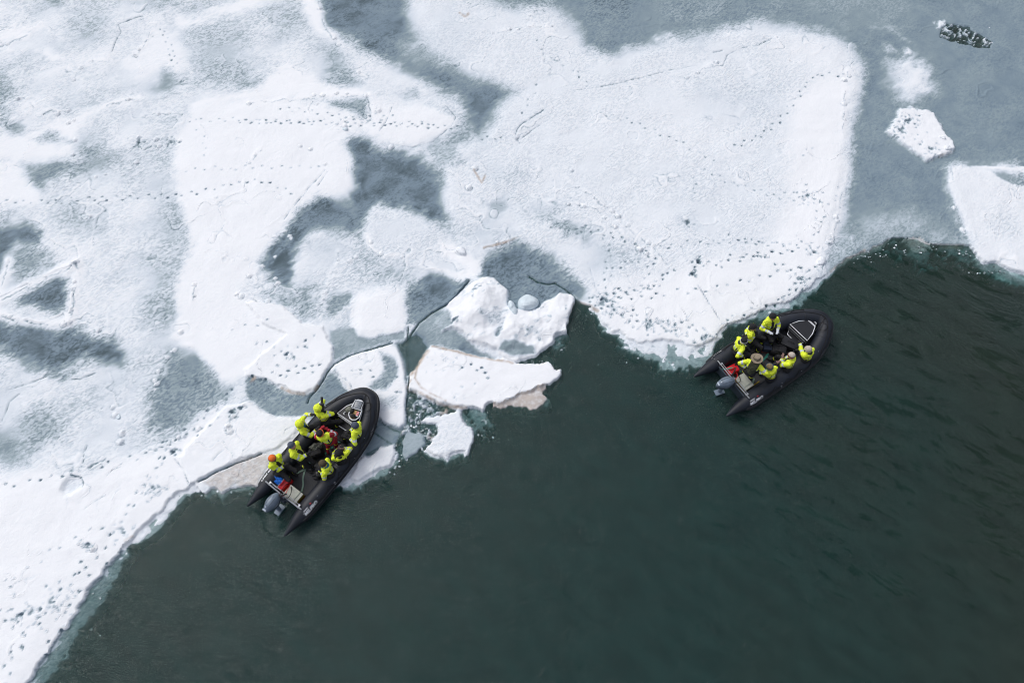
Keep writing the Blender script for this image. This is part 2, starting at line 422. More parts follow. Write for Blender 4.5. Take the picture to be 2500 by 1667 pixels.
# --- thin dark sea ice between the snowy plates
DK = [
 ([(735,-60),(770,0),(795,57),(828,100),(875,125),(938,155),(1013,190),(1075,225),(1120,250),(1138,287),(1148,305),(1120,322),(1085,350),(1060,372),(1075,398),(1110,372),(1150,350),(1182,345),(1195,320),(1215,290),(1235,258),(1268,227),(1230,212),(1176,198),(1113,140),(1063,105),(1013,62),(985,-60)], 30, .10),
 ([(1080,-60),(1190,10),(1240,30),(1300,30),(1345,22),(1370,50),(1400,65),(1412,95),(1420,120),(1450,132),(1475,142),(1490,147),(1515,147),(1530,132),(1570,125),(1603,108),(1600,92),(1680,95),(1740,72),(1800,62),(1870,58),(1950,75),(2000,88),(2040,103),(2080,130),(2102,158),(2097,200),(2085,250),(2075,300),(2065,350),(2067,400),(2060,470),(2055,520),(2040,580),(2022,635),(2000,690),(2102,640),(2367,620),(2367,594),(2352,553),(2334,515),(2324,474),(2314,451),(2314,420),(2321,407),(2334,402),(2383,410),(2421,416),(2459,414),(2500,418),(2700,425),(2700,-60)], 26, .20),
 ([(863,335),(888,338),(913,352),(958,374),(1010,387),(1053,402),(1078,425),(1085,467),(1082,497),(1100,530),(1108,562),(1112,582),(1090,565),(1060,545),(1030,525),(1000,512),(960,503),(925,500),(905,520),(892,545),(880,570),(893,592),(870,578),(850,568),(815,565),(790,562),(760,572),(735,600),(720,640),(710,680),(700,705),(670,692),(640,667),(630,648),(658,610),(695,571),(708,553),(743,508),(773,485),(820,487),(853,485),(868,460),(860,390),(842,352)], 20, .09),
 ([(1050,665),(1100,680),(1145,690),(1113,727),(1088,745),(1050,765),(1018,788),(988,790),(988,717),(1010,690)], 14, .17),
 ([(1040,680),(1075,680),(1095,700),(1080,730),(1045,735),(1025,715)], 30, .03),
 ([(1191,617),(1225,600),(1258,584),(1301,597),(1351,624),(1393,657),(1416,679),(1426,704),(1437,732),(1408,738),(1402,728),(1363,717),(1330,741),(1299,764),(1266,762),(1245,757),(1242,720),(1224,701),(1205,689),(1179,687),(1165,680),(1170,655),(1178,635)], 10, .16),
 ([(1200,610),(1255,595),(1290,610),(1280,650),(1230,660),(1190,640)], 30, .07),
 ([(-60,545),(0,552),(85,552),(92,575),(97,596),(50,600),(35,625),(20,650),(5,690),(-60,700)], 18, .10),
 ([(45,600),(90,605),(130,640),(142,655),(100,675),(45,695),(30,660)], 26, .32),
 ([(62,715),(100,693),(140,672),(160,690),(178,715),(165,745),(140,765),(105,758),(60,742),(38,735)], 16, .10),
 ([(-60,786),(0,788),(50,792),(130,800),(205,802),(230,825),(285,845),(312,868),(298,892),(250,885),(200,880),(175,905),(155,922),(110,905),(60,885),(25,865),(0,858),(-60,850)], 26, .06),
 ([(60,405),(110,400),(230,392),(180,425),(120,445),(95,467),(70,450),(55,420)], 26, .22),
 ([(415,860),(490,855),(520,905),(560,950),(558,985),(510,1000),(470,1030),(430,1050),(370,1035),(372,990),(378,940),(395,900)], 24, .26),
 ([(600,924),(650,931),(690,944),(717,959),(750,964),(770,959),(782,941),(802,911),(817,914),(837,934),(857,954),(880,1000),(800,1060),(750,1021),(720,1021),(675,1016),(640,1006),(612,984),(602,959)], 5, .22),
 ([(395,170),(430,172),(442,200),(410,232),(375,215)], 34, .28),
 ([(190,60),(240,60),(240,100),(200,100)], 50, .42), ([(100,-30),(150,-30),(140,12),(110,14)], 24, .18),
 ([(20,305),(50,300),(55,325),(30,335)], 24, .22), ([(-20,170),(15,180),(30,240),(10,280),(-20,280)], 40, .35),
 ([(788,245),(840,240),(898,240),(905,275),(888,297),(850,280),(800,268)], 16, .30),
 ([(60,1030),(100,1010),(165,1040),(150,1080),(90,1100),(60,1080)], 40, .34),
 ([(-20,1050),(40,1055),(60,1100),(80,1150),(40,1135),(-20,1110)], 40, .34),
 ([(640,40),(730,20),(750,60),(700,60)], 50, .38), ([(780,120),(850,120),(860,150),(800,160)], 50, .38),
 ([(820,160),(870,180),(890,210),(840,218),(790,200)], 40, .32), ([(470,60),(590,60),(600,220),(480,215)], 60, .50),
 ([(588,175),(630,190),(630,215),(588,215)], 30, .40),
 ([(790,775),(800,735),(830,725),(865,718),(866,740),(830,760),(800,778)], 10, .30),
 ([(400,470),(450,500),(455,560),(430,600),(400,560)], 60, .46), ([(370,640),(420,650),(430,700),(380,720)], 50, .44),
 ([(360,730),(420,725),(440,770),(400,800),(350,780)], 50, .40),
 ([(440,1100),(480,1080),(490,1130),(460,1150)], 30, .42),
 ([(190,350),(230,345),(280,380),(250,420),(200,400)], 44, .36), ([(150,500),(230,520),(250,560),(170,560)], 50, .48),
 ([(480,20),(330,-30),(360,10),(300,14)], 30, .42),
]
SN = [
 # wide floe
 ([(1176,182),(1113,140),(1063,105),(1013,62),(985,-60),(1080,-60),(1190,14),(1240,34),(1300,36),(1340,30),(1390,65),(1408,95),(1416,125),(1468,147),(1515,152),(1545,137),(1605,120),(1680,102),(1740,84),(1800,76),(1870,68),(1950,84),(2000,98),(2040,113),(2078,138),(2098,162),(2090,220),(2078,290),(2064,360),(2062,400),(2050,520),(2022,630),(2005,690),(1900,900),(1500,900),(1455,760),(1438,735),(1424,700),(1408,675),(1390,655),(1348,622),(1300,595),(1258,580),(1190,612),(1176,604),(1114,575),(1106,540),(1090,497),(1094,467),(1088,430),(1064,405),(1090,374),(1130,352),(1180,347),(1200,320),(1220,290),(1240,258),(1278,226),(1230,208)], 34, .80),
 ([(2000,185),(2060,170),(2082,175),(2075,240),(2062,320),(2060,400),(2048,500),(2026,580),(2005,655),(1950,720),(1880,760),(1800,790),(1765,785),(1750,835),(1690,855),(1600,850),(1540,840),(1480,800),(1445,740),(1470,705),(1560,690),(1650,660),(1720,640),(1850,610),(1900,560),(1920,480),(1915,400),(1920,320),(1924,262),(1954,225)], 34, .99),
 ([(1880,120),(1950,100),(2010,120),(2060,150),(2050,185),(1990,180),(1930,150)], 40, .93),
 # big plate in the left half and the snow field below it
 ([(425,380),(435,470),(450,520),(462,570),(470,610),(445,650),(430,700),(430,760),(420,830),(480,850),(510,890),(545,940),(590,925),(650,928),(690,942),(715,960),(745,962),(770,957),(790,930),(812,895),(817,870),(790,800),(740,790),(690,750),(640,735),(590,725),(590,700),(632,668),(626,645),(655,606),(692,566),(704,547),(741,502),(773,478),(820,481),(851,478),(862,456),(855,392),(836,350),(855,332),(880,332),(870,300),(780,290),(700,280),(600,265),(520,258),(470,275),(440,320)], 14, .97),
 ([(-60,1195),(80,1140),(180,1150),(280,1130),(400,1090),(440,1070),(470,1050),(500,1010),(545,985),(600,990),(640,1010),(675,1022),(745,1026),(760,1100),(640,1110),(590,1120),(540,1140),(490,1185),(460,1300),(200,1800),(-60,1800)], 22, .98),
 ([(905,240),(960,250),(1040,255),(1090,275),(1115,300),(1085,330),(1035,357),(980,365),(930,350),(900,332),(870,322),(840,330),(700,300),(590,285),(470,300),(470,255),(600,245),(700,245),(780,250),(860,285),(900,300)], 14, .97),
 ([(905,235),(960,230),(1010,225),(1060,245),(1100,265),(1040,255),(960,250)], 20, .80),
 ([(430,45),(480,40),(560,15),(640,-40),(720,-40),(620,20),(588,38),(500,62),(432,75)], 16, .98),
 ([(722,-60),(765,-60),(785,40),(800,70),(835,108),(840,125),(800,95),(760,60),(740,30)], 12, .98),
 ([(830,100),(900,140),(960,180),(1010,200),(1050,225),(1000,225),(930,205),(900,215),(870,175)], 24, .84),
 ([(370,80),(400,72),(440,100),(450,150),(480,185),(400,165),(380,192),(340,195),(310,160),(345,110)], 22, .93),
 ([(-30,95),(60,68),(110,62),(60,98),(-30,112)], 14, .98), ([(100,130),(120,122),(165,145),(130,158)], 14, .97),
 ([(40,335),(120,305),(240,265),(350,238),(230,285),(192,305),(187,350),(180,378),(120,395),(-20,395),(-20,330)], 14, .96),
 ([(80,340),(120,322),(178,345),(140,358),(100,352)], 12, .48),
 ([(690,165),(760,190),(830,215),(890,222),(905,240),(780,242),(590,252),(480,262),(500,242),(640,215)], 14, .98),
 ([(-20,395),(50,400),(60,440),(95,470),(100,500),(-20,500)], 16, .95),
 ([(905,515),(950,510),(1010,530),(1060,555),(1110,582),(1170,620),(1175,650),(1172,668),(1160,685),(1120,680),(1060,660),(1000,630),(940,625),(905,600),(893,570)], 10, .76),
 ([(1075,590),(1110,600),(1165,640),(1172,670),(1155,685),(1110,675),(1050,657),(1036,640),(1105,668),(1135,668),(1140,655),(1110,640),(1080,625)], 8, .98),
 ([(893,570),(905,575),(915,605),(940,618),(985,625),(990,632),(938,632),(905,608)], 6, .98),
 ([(866,748),(880,726),(905,722),(930,704),(962,694),(980,712),(986,730),(988,784),(983,802),(960,818),(930,822),(905,832),(885,818),(862,800)], 13, .97),
 ([(817,889),(850,876),(900,859),(937,849),(970,851),(982,889),(993,919),(994,959),(990,1009),(987,1041),(975,1051),(945,1036),(925,1024),(890,1000),(850,954),(830,920)], 6, .96),
 ([(928,866),(962,876),(974,900),(968,930),(944,954),(905,960),(900,948),(926,930),(938,905)], 8, .30),
 ([(925,975),(965,970),(975,1000),(940,1005)], 18, .55),
 ([(2322,412),(2334,406),(2400,412),(2425,425),(2445,445),(2500,458),(2700,470),(2700,760),(2500,700),(2434,660),(2398,650),(2375,620),(2362,592),(2350,553),(2332,515),(2322,474),(2314,440)], 6, .88),
 ([(2383,412),(2421,420),(2459,418),(2500,423),(2700,432),(2700,424),(2459,410),(2400,408)], 5, .95),
 ([(2425,426),(2500,434),(2700,440),(2700,466),(2500,459),(2447,447)], 5, .33),
 ([(2194,268),(2222,265),(2279,283),(2299,311),(2309,332),(2322,349),(2327,367),(2294,383),(2253,397),(2238,385),(2212,365),(2177,337),(2161,321),(2184,293)], 7, .97),
 ([(2165,155),(2230,155),(2272,190),(2277,225),(2240,240),(2220,254),(2190,235),(2168,200)], 38, .66),
 ([(2205,165),(2250,175),(2258,215),(2215,228)], 30, .93), ([(2206,125),(2218,125),(2220,135),(2208,137)], 9, .99),
 ([(2155,115),(2180,120),(2190,132),(2165,125)], 14, .6), ([(2130,72),(2170,66),(2195,85),(2215,105),(2190,90),(2160,76)], 16, .5),
]
for p_, b_, s_ in DK: area(p_, b_, s=s_)
for p_, b_, s_ in SN: area(p_, b_, s=s_, w='W' if b_ > 9 else 'R')
# grey windows inside the wide floe and other quieter patches laid over the snow
for p_, b_, s_ in [
 ([(1330,540),(1390,548),(1425,570),(1420,578),(1380,572)], 14, .34), ([(1420,560),(1450,570),(1440,600),(1425,590)], 16, .45),
 ([(1190,500),(1225,495),(1240,525),(1215,525)], 20, .42), ([(1450,595),(1540,600),(1560,640),(1500,665),(1460,650)], 40, .55),
 ([(1190,440),(1260,400),(1290,440),(1240,470)], 40, .66), ([(1150,330),(1200,350),(1190,420),(1150,380)], 40, .70),
 ([(1000,120),(1100,20),(1170,80),(1150,170)], 70, .70), ([(1090,560),(1200,540),(1250,570),(1180,600),(1130,575)], 30, .62),
 ([(1265,505),(1340,500),(1400,520),(1350,540),(1270,530)], 40, .62),
 ([(1060,380),(1110,372),(1120,400),(1080,410)], 24, .40),
 ([(1560,260),(1700,250),(1850,300),(1800,400),(1600,380)], 120, .86), ([(1700,210),(1900,220),(1860,290),(1720,270)], 60, .68),
 ([(1660,420),(1760,420),(1800,520),(1700,560),(1640,500)], 70, .76), ([(1650,535),(1690,530),(1700,560),(1660,555)], 20, .60),
 ([(1490,560),(1600,520),(1650,580),(1580,600)], 50, .84),
 ([(970,225),(1010,225),(1020,240),(980,245)], 14, .5), ([(1040,255),(1100,285),(1120,290),(1080,262)], 12, .6),
 ([(820,790),(850,790),(860,820),(825,850),(812,810)], 14, .5),
 ([(2440,520),(2480,560),(2460,590),(2420,550)], 40, .72),
 ([(880,620),(950,640),(1000,660),(1010,690),(930,690),(870,660)], 40, .48), ([(770,590),(870,580),(860,620),(760,640)], 40, .62),
 ([(700,720),(760,700),(780,760),(740,780),(690,745)], 24, .40), ([(630,700),(690,720),(720,760),(690,750)], 20, .42),
 ([(1790,-40),(2150,-60),(2240,20),(2200,60),(2050,60)], 60, .30), ([(1780,20),(1600,-60),(1560,60),(1700,90)], 70, .27),
 ([(2150,520),(2100,540),(2110,580),(2200,570),(2300,590),(2360,600),(2280,560),(2220,525)], 44, .46),
 ([(2080,560),(2030,610),(2000,670),(2040,650),(2110,600)], 24, .42)]:
    area(p_, b_, s=s_)
area([(1400,60),(1500,110),(1600,100),(2300,-60),(2700,-60),(2700,400),(2321,400),(2367,594),(2040,600),(2067,400),(2102,158),(1870,50)], 60, q=.45)
area([(735,-60),(1013,190),(1148,305),(1060,372),(1110,582),(1000,512),(900,500),(700,700),(635,650),(868,460),(842,352),(863,335),(1075,398),(1182,345),(1268,227),(985,-60)], 30, q=.6)

# --- broken and dirty area between the plates
area([(1050,849),(1115,858),(1175,870),(1217,878),(1143,833),(1101,806),(1077,807),(1090,760),(1060,760),(1020,790),(1000,822),(1030,842)], 8, s=.26, q=.4)
area([(1060,790),(1090,775),(1098,800),(1075,806)], 16, s=.55); area([(1040,800),(1070,790),(1060,830)], 20, s=.40)
area([(968,845),(990,835),(1012,812),(1032,826),(1048,850),(1035,872),(1015,900),(1002,925),(994,935),(988,900)], 7, s=.05, z=.02, q=.3)
area([(1120,856),(1180,868),(1210,876),(1180,862),(1140,845)], 10, s=.12, z=.0)
area([(996,955),(1056,980),(1110,995),(1130,1005),(1080,1012),(1022,1028),(1046,1034),(1066,1036),(1066,1060),(1053,1078),(1045,1092),(1030,1096),(1010,1104),(989,1121),(966,1124),(964,1087),(945,1090),(905,1112),(885,1120),(905,1040),(926,1026),(945,1040),(980,1052),(990,1040),(993,990)], 5, s=.16, z=.01, q=1.2, w='R')
area([(905,1040),(926,1026),(945,1040),(985,1052),(975,1080),(925,1095),(890,1112)], 14, s=.24, z=.02, q=.3)
area([(807,809),(837,806),(867,801),(880,821),(900,831),(925,824),(970,814),(987,800),(986,834),(957,840),(900,855),(850,870),(817,884),(815,859)], 6, s=.32, q=.4)

# --- open water and everything below the water line
FAR = 6000
WATER = [(60,1690),(72,1667),(96,1622),(125,1588),(149,1548),(175,1511),(197,1476),(221,1431),(250,1404),(279,1359),(297,1344),(306,1330),(326,1312),(345,1290),(372,1265),(395,1250),(410,1227),(425,1212),(440,1200),(467,1186),(482,1180),
 (488,1200),(502,1205),(515,1190),(530,1194),(542,1207),(562,1193),(588,1192),(605,1191),(640,1190),(700,1200),(800,1190),(846,1185),(858,1169),(881,1173),(906,1158),(928,1143),(952,1134),(962,1124),(966,1109),(985,1112),(1008,1104),(1030,1093),(1045,1089),(1045,1099),(1051,1106),(1068,1116),(1078,1119),(1088,1123),(1100,1109),(1122,1101),(1137,1099),(1142,1113),(1148,1113),(1149,1099),(1154,1085),(1159,1070),(1153,1048),(1139,1036),(1131,1021),(1128,1003),(1139,1000),(1168,1002),(1180,1009),(1190,994),(1200,989),(1221,987),(1252,972),(1287,957),(1323,944),(1349,937),(1365,925),(1375,915),(1376,905),(1363,904),(1351,892),(1342,885),(1318,892),(1278,887),(1258,884),(1290,879),(1313,870),(1327,857),(1349,842),(1351,828),(1365,816),(1384,816),(1384,795),(1394,781),(1401,753),(1407,739),(1414,740),(1438,748),(1458,759),(1465,776),(1477,793),(1492,808),
 (1512,806),(1531,828),(1561,838),(1608,835),(1653,838),(1686,847),(1715,838),(1751,823),(1757,808),(1766,800),(1777,790),(1799,782),(1840,769),(1876,751),(1921,742),(1950,721),(1980,703),(1998,684),(2015,675),(2028,665),(2071,630),(2102,617),(2145,599),(2163,586),(2194,581),(2230,581),(2253,591),(2273,599),(2321,602),(2365,604),(2375,617),(2398,640),(2434,645),(2459,655),(2500,672),(2800,760),(FAR,1200),(FAR,FAR),(-200,FAR),(20,1760)]
iw, dw = area(WATER, 1.6, z=-.40, w='R')
DW = np.full(X.shape, -60.0, np.float32); DW[iw] = dw
# submerged feet of the ice (pale, ragged)
def shelf(poly, z0, z1, s, blur=4, grow=0.0, t=0.0, rag=9.0):
    """ice just under the surface: depth z0 near the middle, z1 at the outline, outline frayed"""
    a = np.array(poly, float)
    idx = np.nonzero((UR > a[:, 0].min()-40) & (UR < a[:, 0].max()+40) & (VR > a[:, 1].min()-40) & (VR < a[:, 1].max()+40))[0]
    d = sdf(poly, UR[idx], VR[idx])+(NF[idx]*1.6+FR[idx])*rag+grow
    d = np.where((DW[idx] < 12) & (d > -12), np.maximum(d, 12-np.maximum(DW[idx], 0)*1.2), d)
    dw_ = np.maximum(DW[idx], 0); tt = np.clip(dw_/(dw_+np.maximum(d, 0)+.5), 0, 1)
    zz = z0+(z1-z0)*tt**1.4+NF[idx]*.02
    zz = np.where(d > 0, zz, z1+np.maximum(d*.6, -1.4)); zz = np.maximum(zz, -.40)
    m = (zz > Z[idx]) & (DW[idx] > -1.5)
    j = idx[m]; Z[j] = zz[m]; S[j] = s; T[j] = t; Q[j] = .6
shelf([(50,1720),(60,1650),(125,1588),(197,1476),(250,1404),(297,1340),(306,1345),(303,1354),(295,1380),(277,1410),(261,1441),(245,1463),(229,1489),(197,1529),(165,1580),(138,1628),(106,1667),(90,1720)], 0.006, -.04, .40, rag=10, grow=6)
shelf([(310,1325),(345,1285),(395,1245),(440,1195),(485,1177),(478,1194),(460,1210),(435,1232),(415,1254),(405,1277),(385,1298),(370,1315),(356,1322),(325,1328)], 0.02, -.02, .80, rag=4)
shelf([(1450,750),(1470,760),(1500,800),(1530,815),(1600,825),(1700,830),(1757,800),(1766,805),(1740,850),(1725,880),(1700,889),(1668,895),(1632,898),(1608,883),(1567,868),(1525,844),(1488,818),(1462,790)], 0.02, -.035, .74, rag=11, grow=3)
shelf([(1757,800),(1772,783),(1840,760),(1920,733),(1998,677),(2028,662),(2025,668),(2000,702),(1980,724),(1954,748),(1905,765),(1858,781),(1800,787),(1780,797)], 0.01, -.04, .56, rag=7)
shelf([(1980,705),(2040,655),(2102,612),(2160,590),(2150,602),(2104,624),(2064,642),(2025,672),(1990,705)], 0., -.08, .5, rag=4, t=.3)
shelf([(2398,635),(2434,645),(2500,670),(2700,720),(2700,745),(2500,694),(2440,672),(2400,655)], 0., -.14, .62, rag=8)
shelf([(2375,600),(2400,650),(2380,640),(2350,625),(2300,632),(2240,640),(2190,625),(2160,610),(2170,600),(2250,604),(2320,604)], -.05, -.16, .36, rag=26)
shelf([(2204,592),(2230,588),(2255,597),(2265,612),(2240,617),(2215,607)], .01, -.06, .50, rag=3, t=.3)
shelf([(2090,625),(2150,600),(2200,590),(2200,610),(2150,620),(2110,630)], -.12, -.3, .2, rag=30)
shelf([(846,1172),(858,1165),(906,1150),(952,1125),(966,1105),(966,1140),(932,1164),(892,1181),(870,1194),(848,1202),(842,1190)], 0.01, -.05, .85, rag=7)
shelf([(964,1100),(985,1090),(1012,1104),(989,1122),(970,1128),(962,1120)], -.01, -.12, .50, rag=12)
shelf([(1051,1100),(1090,1095),(1137,1092),(1125,1105),(1110,1116),(1092,1126),(1075,1124),(1054,1112)], 0.01, -.05, .78, rag=8)
shelf([(1136,1015),(1156,1004),(1173,1007),(1188,1021),(1189,1040),(1173,1053),(1160,1060),(1155,1040),(1140,1030)], -.02, -.12, .60, rag=22)
shelf([(1240,985),(1252,970),(1287,953),(1323,943),(1329,960),(1337,974),(1325,984),(1313,996),(1297,999),(1269,991),(1240,993),(1215,993)], .07, .0, .86, rag=2, grow=2, t=.6)
shelf([(1327,958),(1337,966),(1354,986),(1337,992),(1325,984)], -.01, -.10, .66, rag=5, t=.1)
shelf([(1359,818),(1374,820),(1370,836),(1352,842),(1346,835)], -.02, -.12, .6, rag=12)
shelf([(1278,880),(1320,872),(1340,888),(1290,890)], -.15, -.4, .10, rag=20)
shelf([(480,1182),(500,1180),(520,1190),(560,1185),(610,1184),(600,1196),(555,1202),(500,1208)], -.01, -.1, .6, rag=10, t=.2)
shelf([(1140,998),(1190,996),(1160,1020),(1125,1015)], -.12, -.3, .15, rag=16)

# --- plates that stand proud of the new ice (height only)
PLATES = {
 'wide': [(1176,182),(1063,105),(985,-60),(1080,-60),(1240,34),(1340,30),(1408,95),(1468,147),(1605,120),(1800,76),(1950,84),(2040,113),(2098,162),(2078,290),(2062,400),(2022,630),(2013,660),(1980,701),(1921,740),(1876,750),(1840,768),(1799,780),(1772,792),(1757,808),(1751,823),(1715,840),(1686,848),(1653,840),(1561,840),(1525,828),(1492,808),(1477,793),(1465,776),(1458,759),(1438,747),(1424,700),(1390,655),(1300,595),(1258,582),(1190,612),(1114,575),(1090,497),(1088,430),(1090,374),(1180,347),(1240,258),(1278,226)],
 'G': [(1051,849),(1073,857),(1120,859),(1153,868),(1210,878),(1257,885),(1278,887),(1318,892),(1342,885),(1351,892),(1363,904),(1376,905),(1375,915),(1365,925),(1349,937),(1323,946),(1280,960),(1245,974),(1221,987),(1199,990),(1180,1007),(1168,1002),(1139,996),(1105,990),(1071,982),(1021,960),(1000,953),(998,918),(1016,901),(1030,880),(1044,861)],
 'H': [(1179,687),(1205,689),(1224,701),(1245,715),(1242,731),(1240,757),(1266,762),(1299,764),(1318,757),(1330,741),(1351,736),(1363,717),(1394,724),(1405,734),(1401,753),(1394,781),(1384,795),(1384,816),(1365,816),(1351,828),(1349,842),(1327,856),(1313,868),(1304,878),(1269,882),(1233,880),(1217,866),(1214,852),(1174,842),(1143,833),(1129,816),(1101,805),(1077,807),(1101,790),(1096,774),(1087,757),(1101,738),(1132,717),(1151,698),(1167,689)],
 'I': [(1045,1089),(1045,1099),(1051,1106),(1068,1112),(1088,1112),(1100,1105),(1122,1099),(1137,1097),(1142,1113),(1148,1113),(1149,1099),(1154,1085),(1159,1070),(1153,1048),(1139,1036),(1131,1021),(1122,997),(1102,1004),(1080,1014),(1051,1021),(1022,1028),(1046,1034),(1068,1035),(1068,1058),(1056,1075)],
 'J': [(858,1169),(870,1143),(872,1130),(887,1116),(910,1111),(926,1099),(945,1090),(964,1087),(966,1109),(960,1128),(952,1134),(928,1143),(906,1158),(881,1172)],
 'K': [(500,1176),(530,1155),(575,1135),(600,1122),(640,1110),(670,1108),(650,1150),(625,1190),(605,1191),(590,1190),(575,1183),(560,1190),(542,1203),(530,1192),(515,1184)],
 'L': [(560,990),(600,985),(640,1006),(675,1020),(720,1024),(745,1022),(745,1040),(700,1085),(640,1107),(595,1118),(535,1150),(500,1170),(470,1183),(455,1150),(440,1120),(470,1080),(520,1030)],
 'D': [(640,740),(690,750),(740,790),(790,800),(812,850),(817,884),(798,908),(782,938),(768,956),(745,962),(717,957),(690,942),(650,929),(600,922),(600,905),(640,870),(700,820),(640,790),(600,740)],
 'E': [(870,735),(900,720),(960,697),(985,710),(990,730),(988,784),(985,800),(960,820),(900,829),(880,815),(868,790)],
 'F': [(820,890),(852,875),(902,860),(957,846),(972,851),(982,889),(993,919),(994,959),(990,1009),(987,1041),(975,1051),(945,1036),(925,1024),(890,1000),(857,952),(835,925),(815,908)],
 'Mm': [(905,515),(950,510),(1010,530),(1060,555),(1110,582),(1170,620),(1175,650),(1172,668),(1160,685),(1120,680),(1060,660),(1000,635),(940,632),(905,606),(893,570)],
 'N': [(2194,268),(2222,265),(2279,283),(2299,311),(2309,332),(2322,349),(2327,367),(2294,383),(2253,397),(2238,385),(2212,365),(2177,337),(2161,321),(2184,293)],
 'Pp': [(2318,412),(2334,404),(2400,408),(2459,410),(2700,424),(2700,760),(2500,675),(2459,656),(2434,646),(2398,640),(2375,617),(2365,598),(2350,553),(2332,515),(2322,474),(2314,440)],
 'C': [(905,245),(960,250),(1040,255),(1090,265),(1115,295),(1088,325),(1040,356),(985,366),(930,352),(900,335),(905,300)],
 'B': [(425,380),(440,320),(470,275),(520,258),(600,250),(700,244),(790,240),(900,238),(905,300),(900,335),(880,332),(855,332),(836,350),(855,392),(862,456),(851,478),(820,481),(773,478),(741,502),(704,547),(692,566),(655,606),(626,645),(590,690),(470,640),(450,520)],
 'A': [(-60,1195),(80,1140),(180,1150),(280,1130),(400,1090),(430,1110),(455,1160),(470,1185),(440,1200),(425,1212),(410,1227),(395,1250),(345,1290),(326,1312),(310,1318),(250,1402),(197,1476),(149,1548),(96,1622),(60,1690),(20,1760),(-60,1800)],
 'Qt': [(-60,745),(0,762),(60,784),(150,793),(172,780),(185,730),(190,690),(190,645),(130,668),(60,702),(0,728),(-60,748)],
}
HT = dict(wide=.05, G=.10, H=.08, I=.05, J=.06, K=.03, L=.07, D=.07, E=.05, F=.06, Mm=.05, N=.08, Pp=.06, C=.04, B=.05, A=.07, Qt=.02)
PD = {}
for k_, poly in PLATES.items():
    b_ = 3.0 if k_ in 'GHIJKLDFN' else 46.0 if k_ in 'AB' else 16.0
    uu, vv = UR, VR
    a = np.array(poly, float)
    idx = np.nonzero((uu > a[:, 0].min()-30) & (uu < a[:, 0].max()+30) & (vv > a[:, 1].min()-30) & (vv < a[:, 1].max()+30))[0]
    d = sdf(poly, uu[idx], vv[idx]); PD[k_] = (idx, d)
    f = np.clip(d/b_*.5+.5, 0, 1); wet = DW[idx] < 1.2
    f2 = f*np.clip(.6-DW[idx]*1.0, 0, 1)
    Z[idx] = Z[idx]+f2*HT[k_]*(1+.25*NM[idx])
    if k_ in ('G', 'L', 'D', 'J'):          # clean wind-packed snow up to the rim
        lv = dict(G=1.0, L=.93, D=.97, J=.93)[k_]; ff = np.clip(d/4*.5+.5, 0, 1); S[idx] = S[idx]*(1-ff)+lv*ff
    if k_ == 'I': ff = np.clip(d/4*.5+.5, 0, 1); S[idx] = S[idx]*(1-ff)+(.86-NM[idx]*.12)*ff
    if k_ == 'K': ff = np.clip(d/4*.5+.5, 0, 1); S[idx] = S[idx]*(1-ff)+(.74+NF[idx]*.25)*ff; T[idx] = T[idx]*(1-ff)+.42*ff
    if k_ == 'H':
        ff = np.clip(d/4*.5+.5, 0, 1); S[idx] = S[idx]*(1-ff)+.97*ff; Z[idx] += ff*(np.abs(NM[idx])*.16+NF[idx]*.05+np.clip(CL[idx], 0, 1)*.10)
        S[idx] -= ff*np.clip(AN[idx]*1.2-.42, 0, .55)
Z += (np.clip(S, 0, 1)-.5)*.05*(Z > 0) + NM*.025*(Z > .02)
area([(1228,838),(1262,835),(1290,848),(1305,845),(1307,868),(1268,873),(1240,866),(1218,858)], 5, s=.28, w='R', q=.4)
area([(1095,770),(1090,757),(1080,765),(1060,790),(1075,806),(1100,798)], 6, s=.40, z=.10, q=.4)
area([(1175,772),(1200,778),(1235,770),(1232,790),(1220,830),(1212,826),(1215,800),(1190,795)], 10, s=.62)
line([(1235,775),(1226,800),(1217,826)], 6, s=.16, dz=-.08, brk=.35); line([(1178,775),(1195,792),(1205,800)], 5, s=.25, brk=.4)
line([(1280,795),(1290,815),(1300,822)], 7, s=.42, brk=.6); line([(1100,795),(1120,785)], 3, s=.3, brk=.5)
# mound on the lumpy floe
for cu, cv, rr, hh in ((1185,730,55,.30), (1150,780,50,.22), (1260,800,42,.20), (1360,770,40,.12), (1200,830,40,.1)):
    Z += hh*np.exp(-((U-cu)**2+((V-cv)*1.1)**2)/rr**2)*(DW < 0)
idx, d = area([(2300,60),(2330,60),(2380,78),(2420,104),(2415,116),(2345,106),(2300,90)], 6, s=.0, z=-.16, w='R', q=1.0)
sel = idx[(d > 0)]; Z[sel] += np.clip(FR[sel]*1.4+NF[sel]*.7, 0, .5)*.42; S[sel] = np.clip(.1+FR[sel], .05, .6)
area([(2290,55),(2310,52),(2300,66),(2284,74)], 5, s=.85, z=.10, w='R'); area([(2275,58),(2281,56),(2280,62)], 4, s=.8, w='R')
slz = (rng.random(X.shape) > 2)
# slush between the plates, brash floating in it
for poly in ([(1000,955),(1056,980),(1120,1002),(1080,1012),(1022,1028),(1040,1034),(1066,1040),(1064,1060),(1048,1085),(1030,1056),(1003,1063),(986,1082),(989,1115),(968,1122),(964,1090),(985,1060),(993,1040)],):
    a = np.array(poly, float)
    idx = np.nonzero((U > 960) & (U < 1125) & (V > 950) & (V < 1125))[0]; d = sdf(poly, UR[idx], VR[idx]); j = idx[d > 0]
    Z[j] = -.025+np.clip(FR[j]*.5+NF[j]*.4, -.1, .25)*.45; S[j] = np.clip(.30+FR[j]*.5+NF[j]*.2, .05, .75); T[j] = np.clip(NM[j]*1.6+.1, 0, .8)

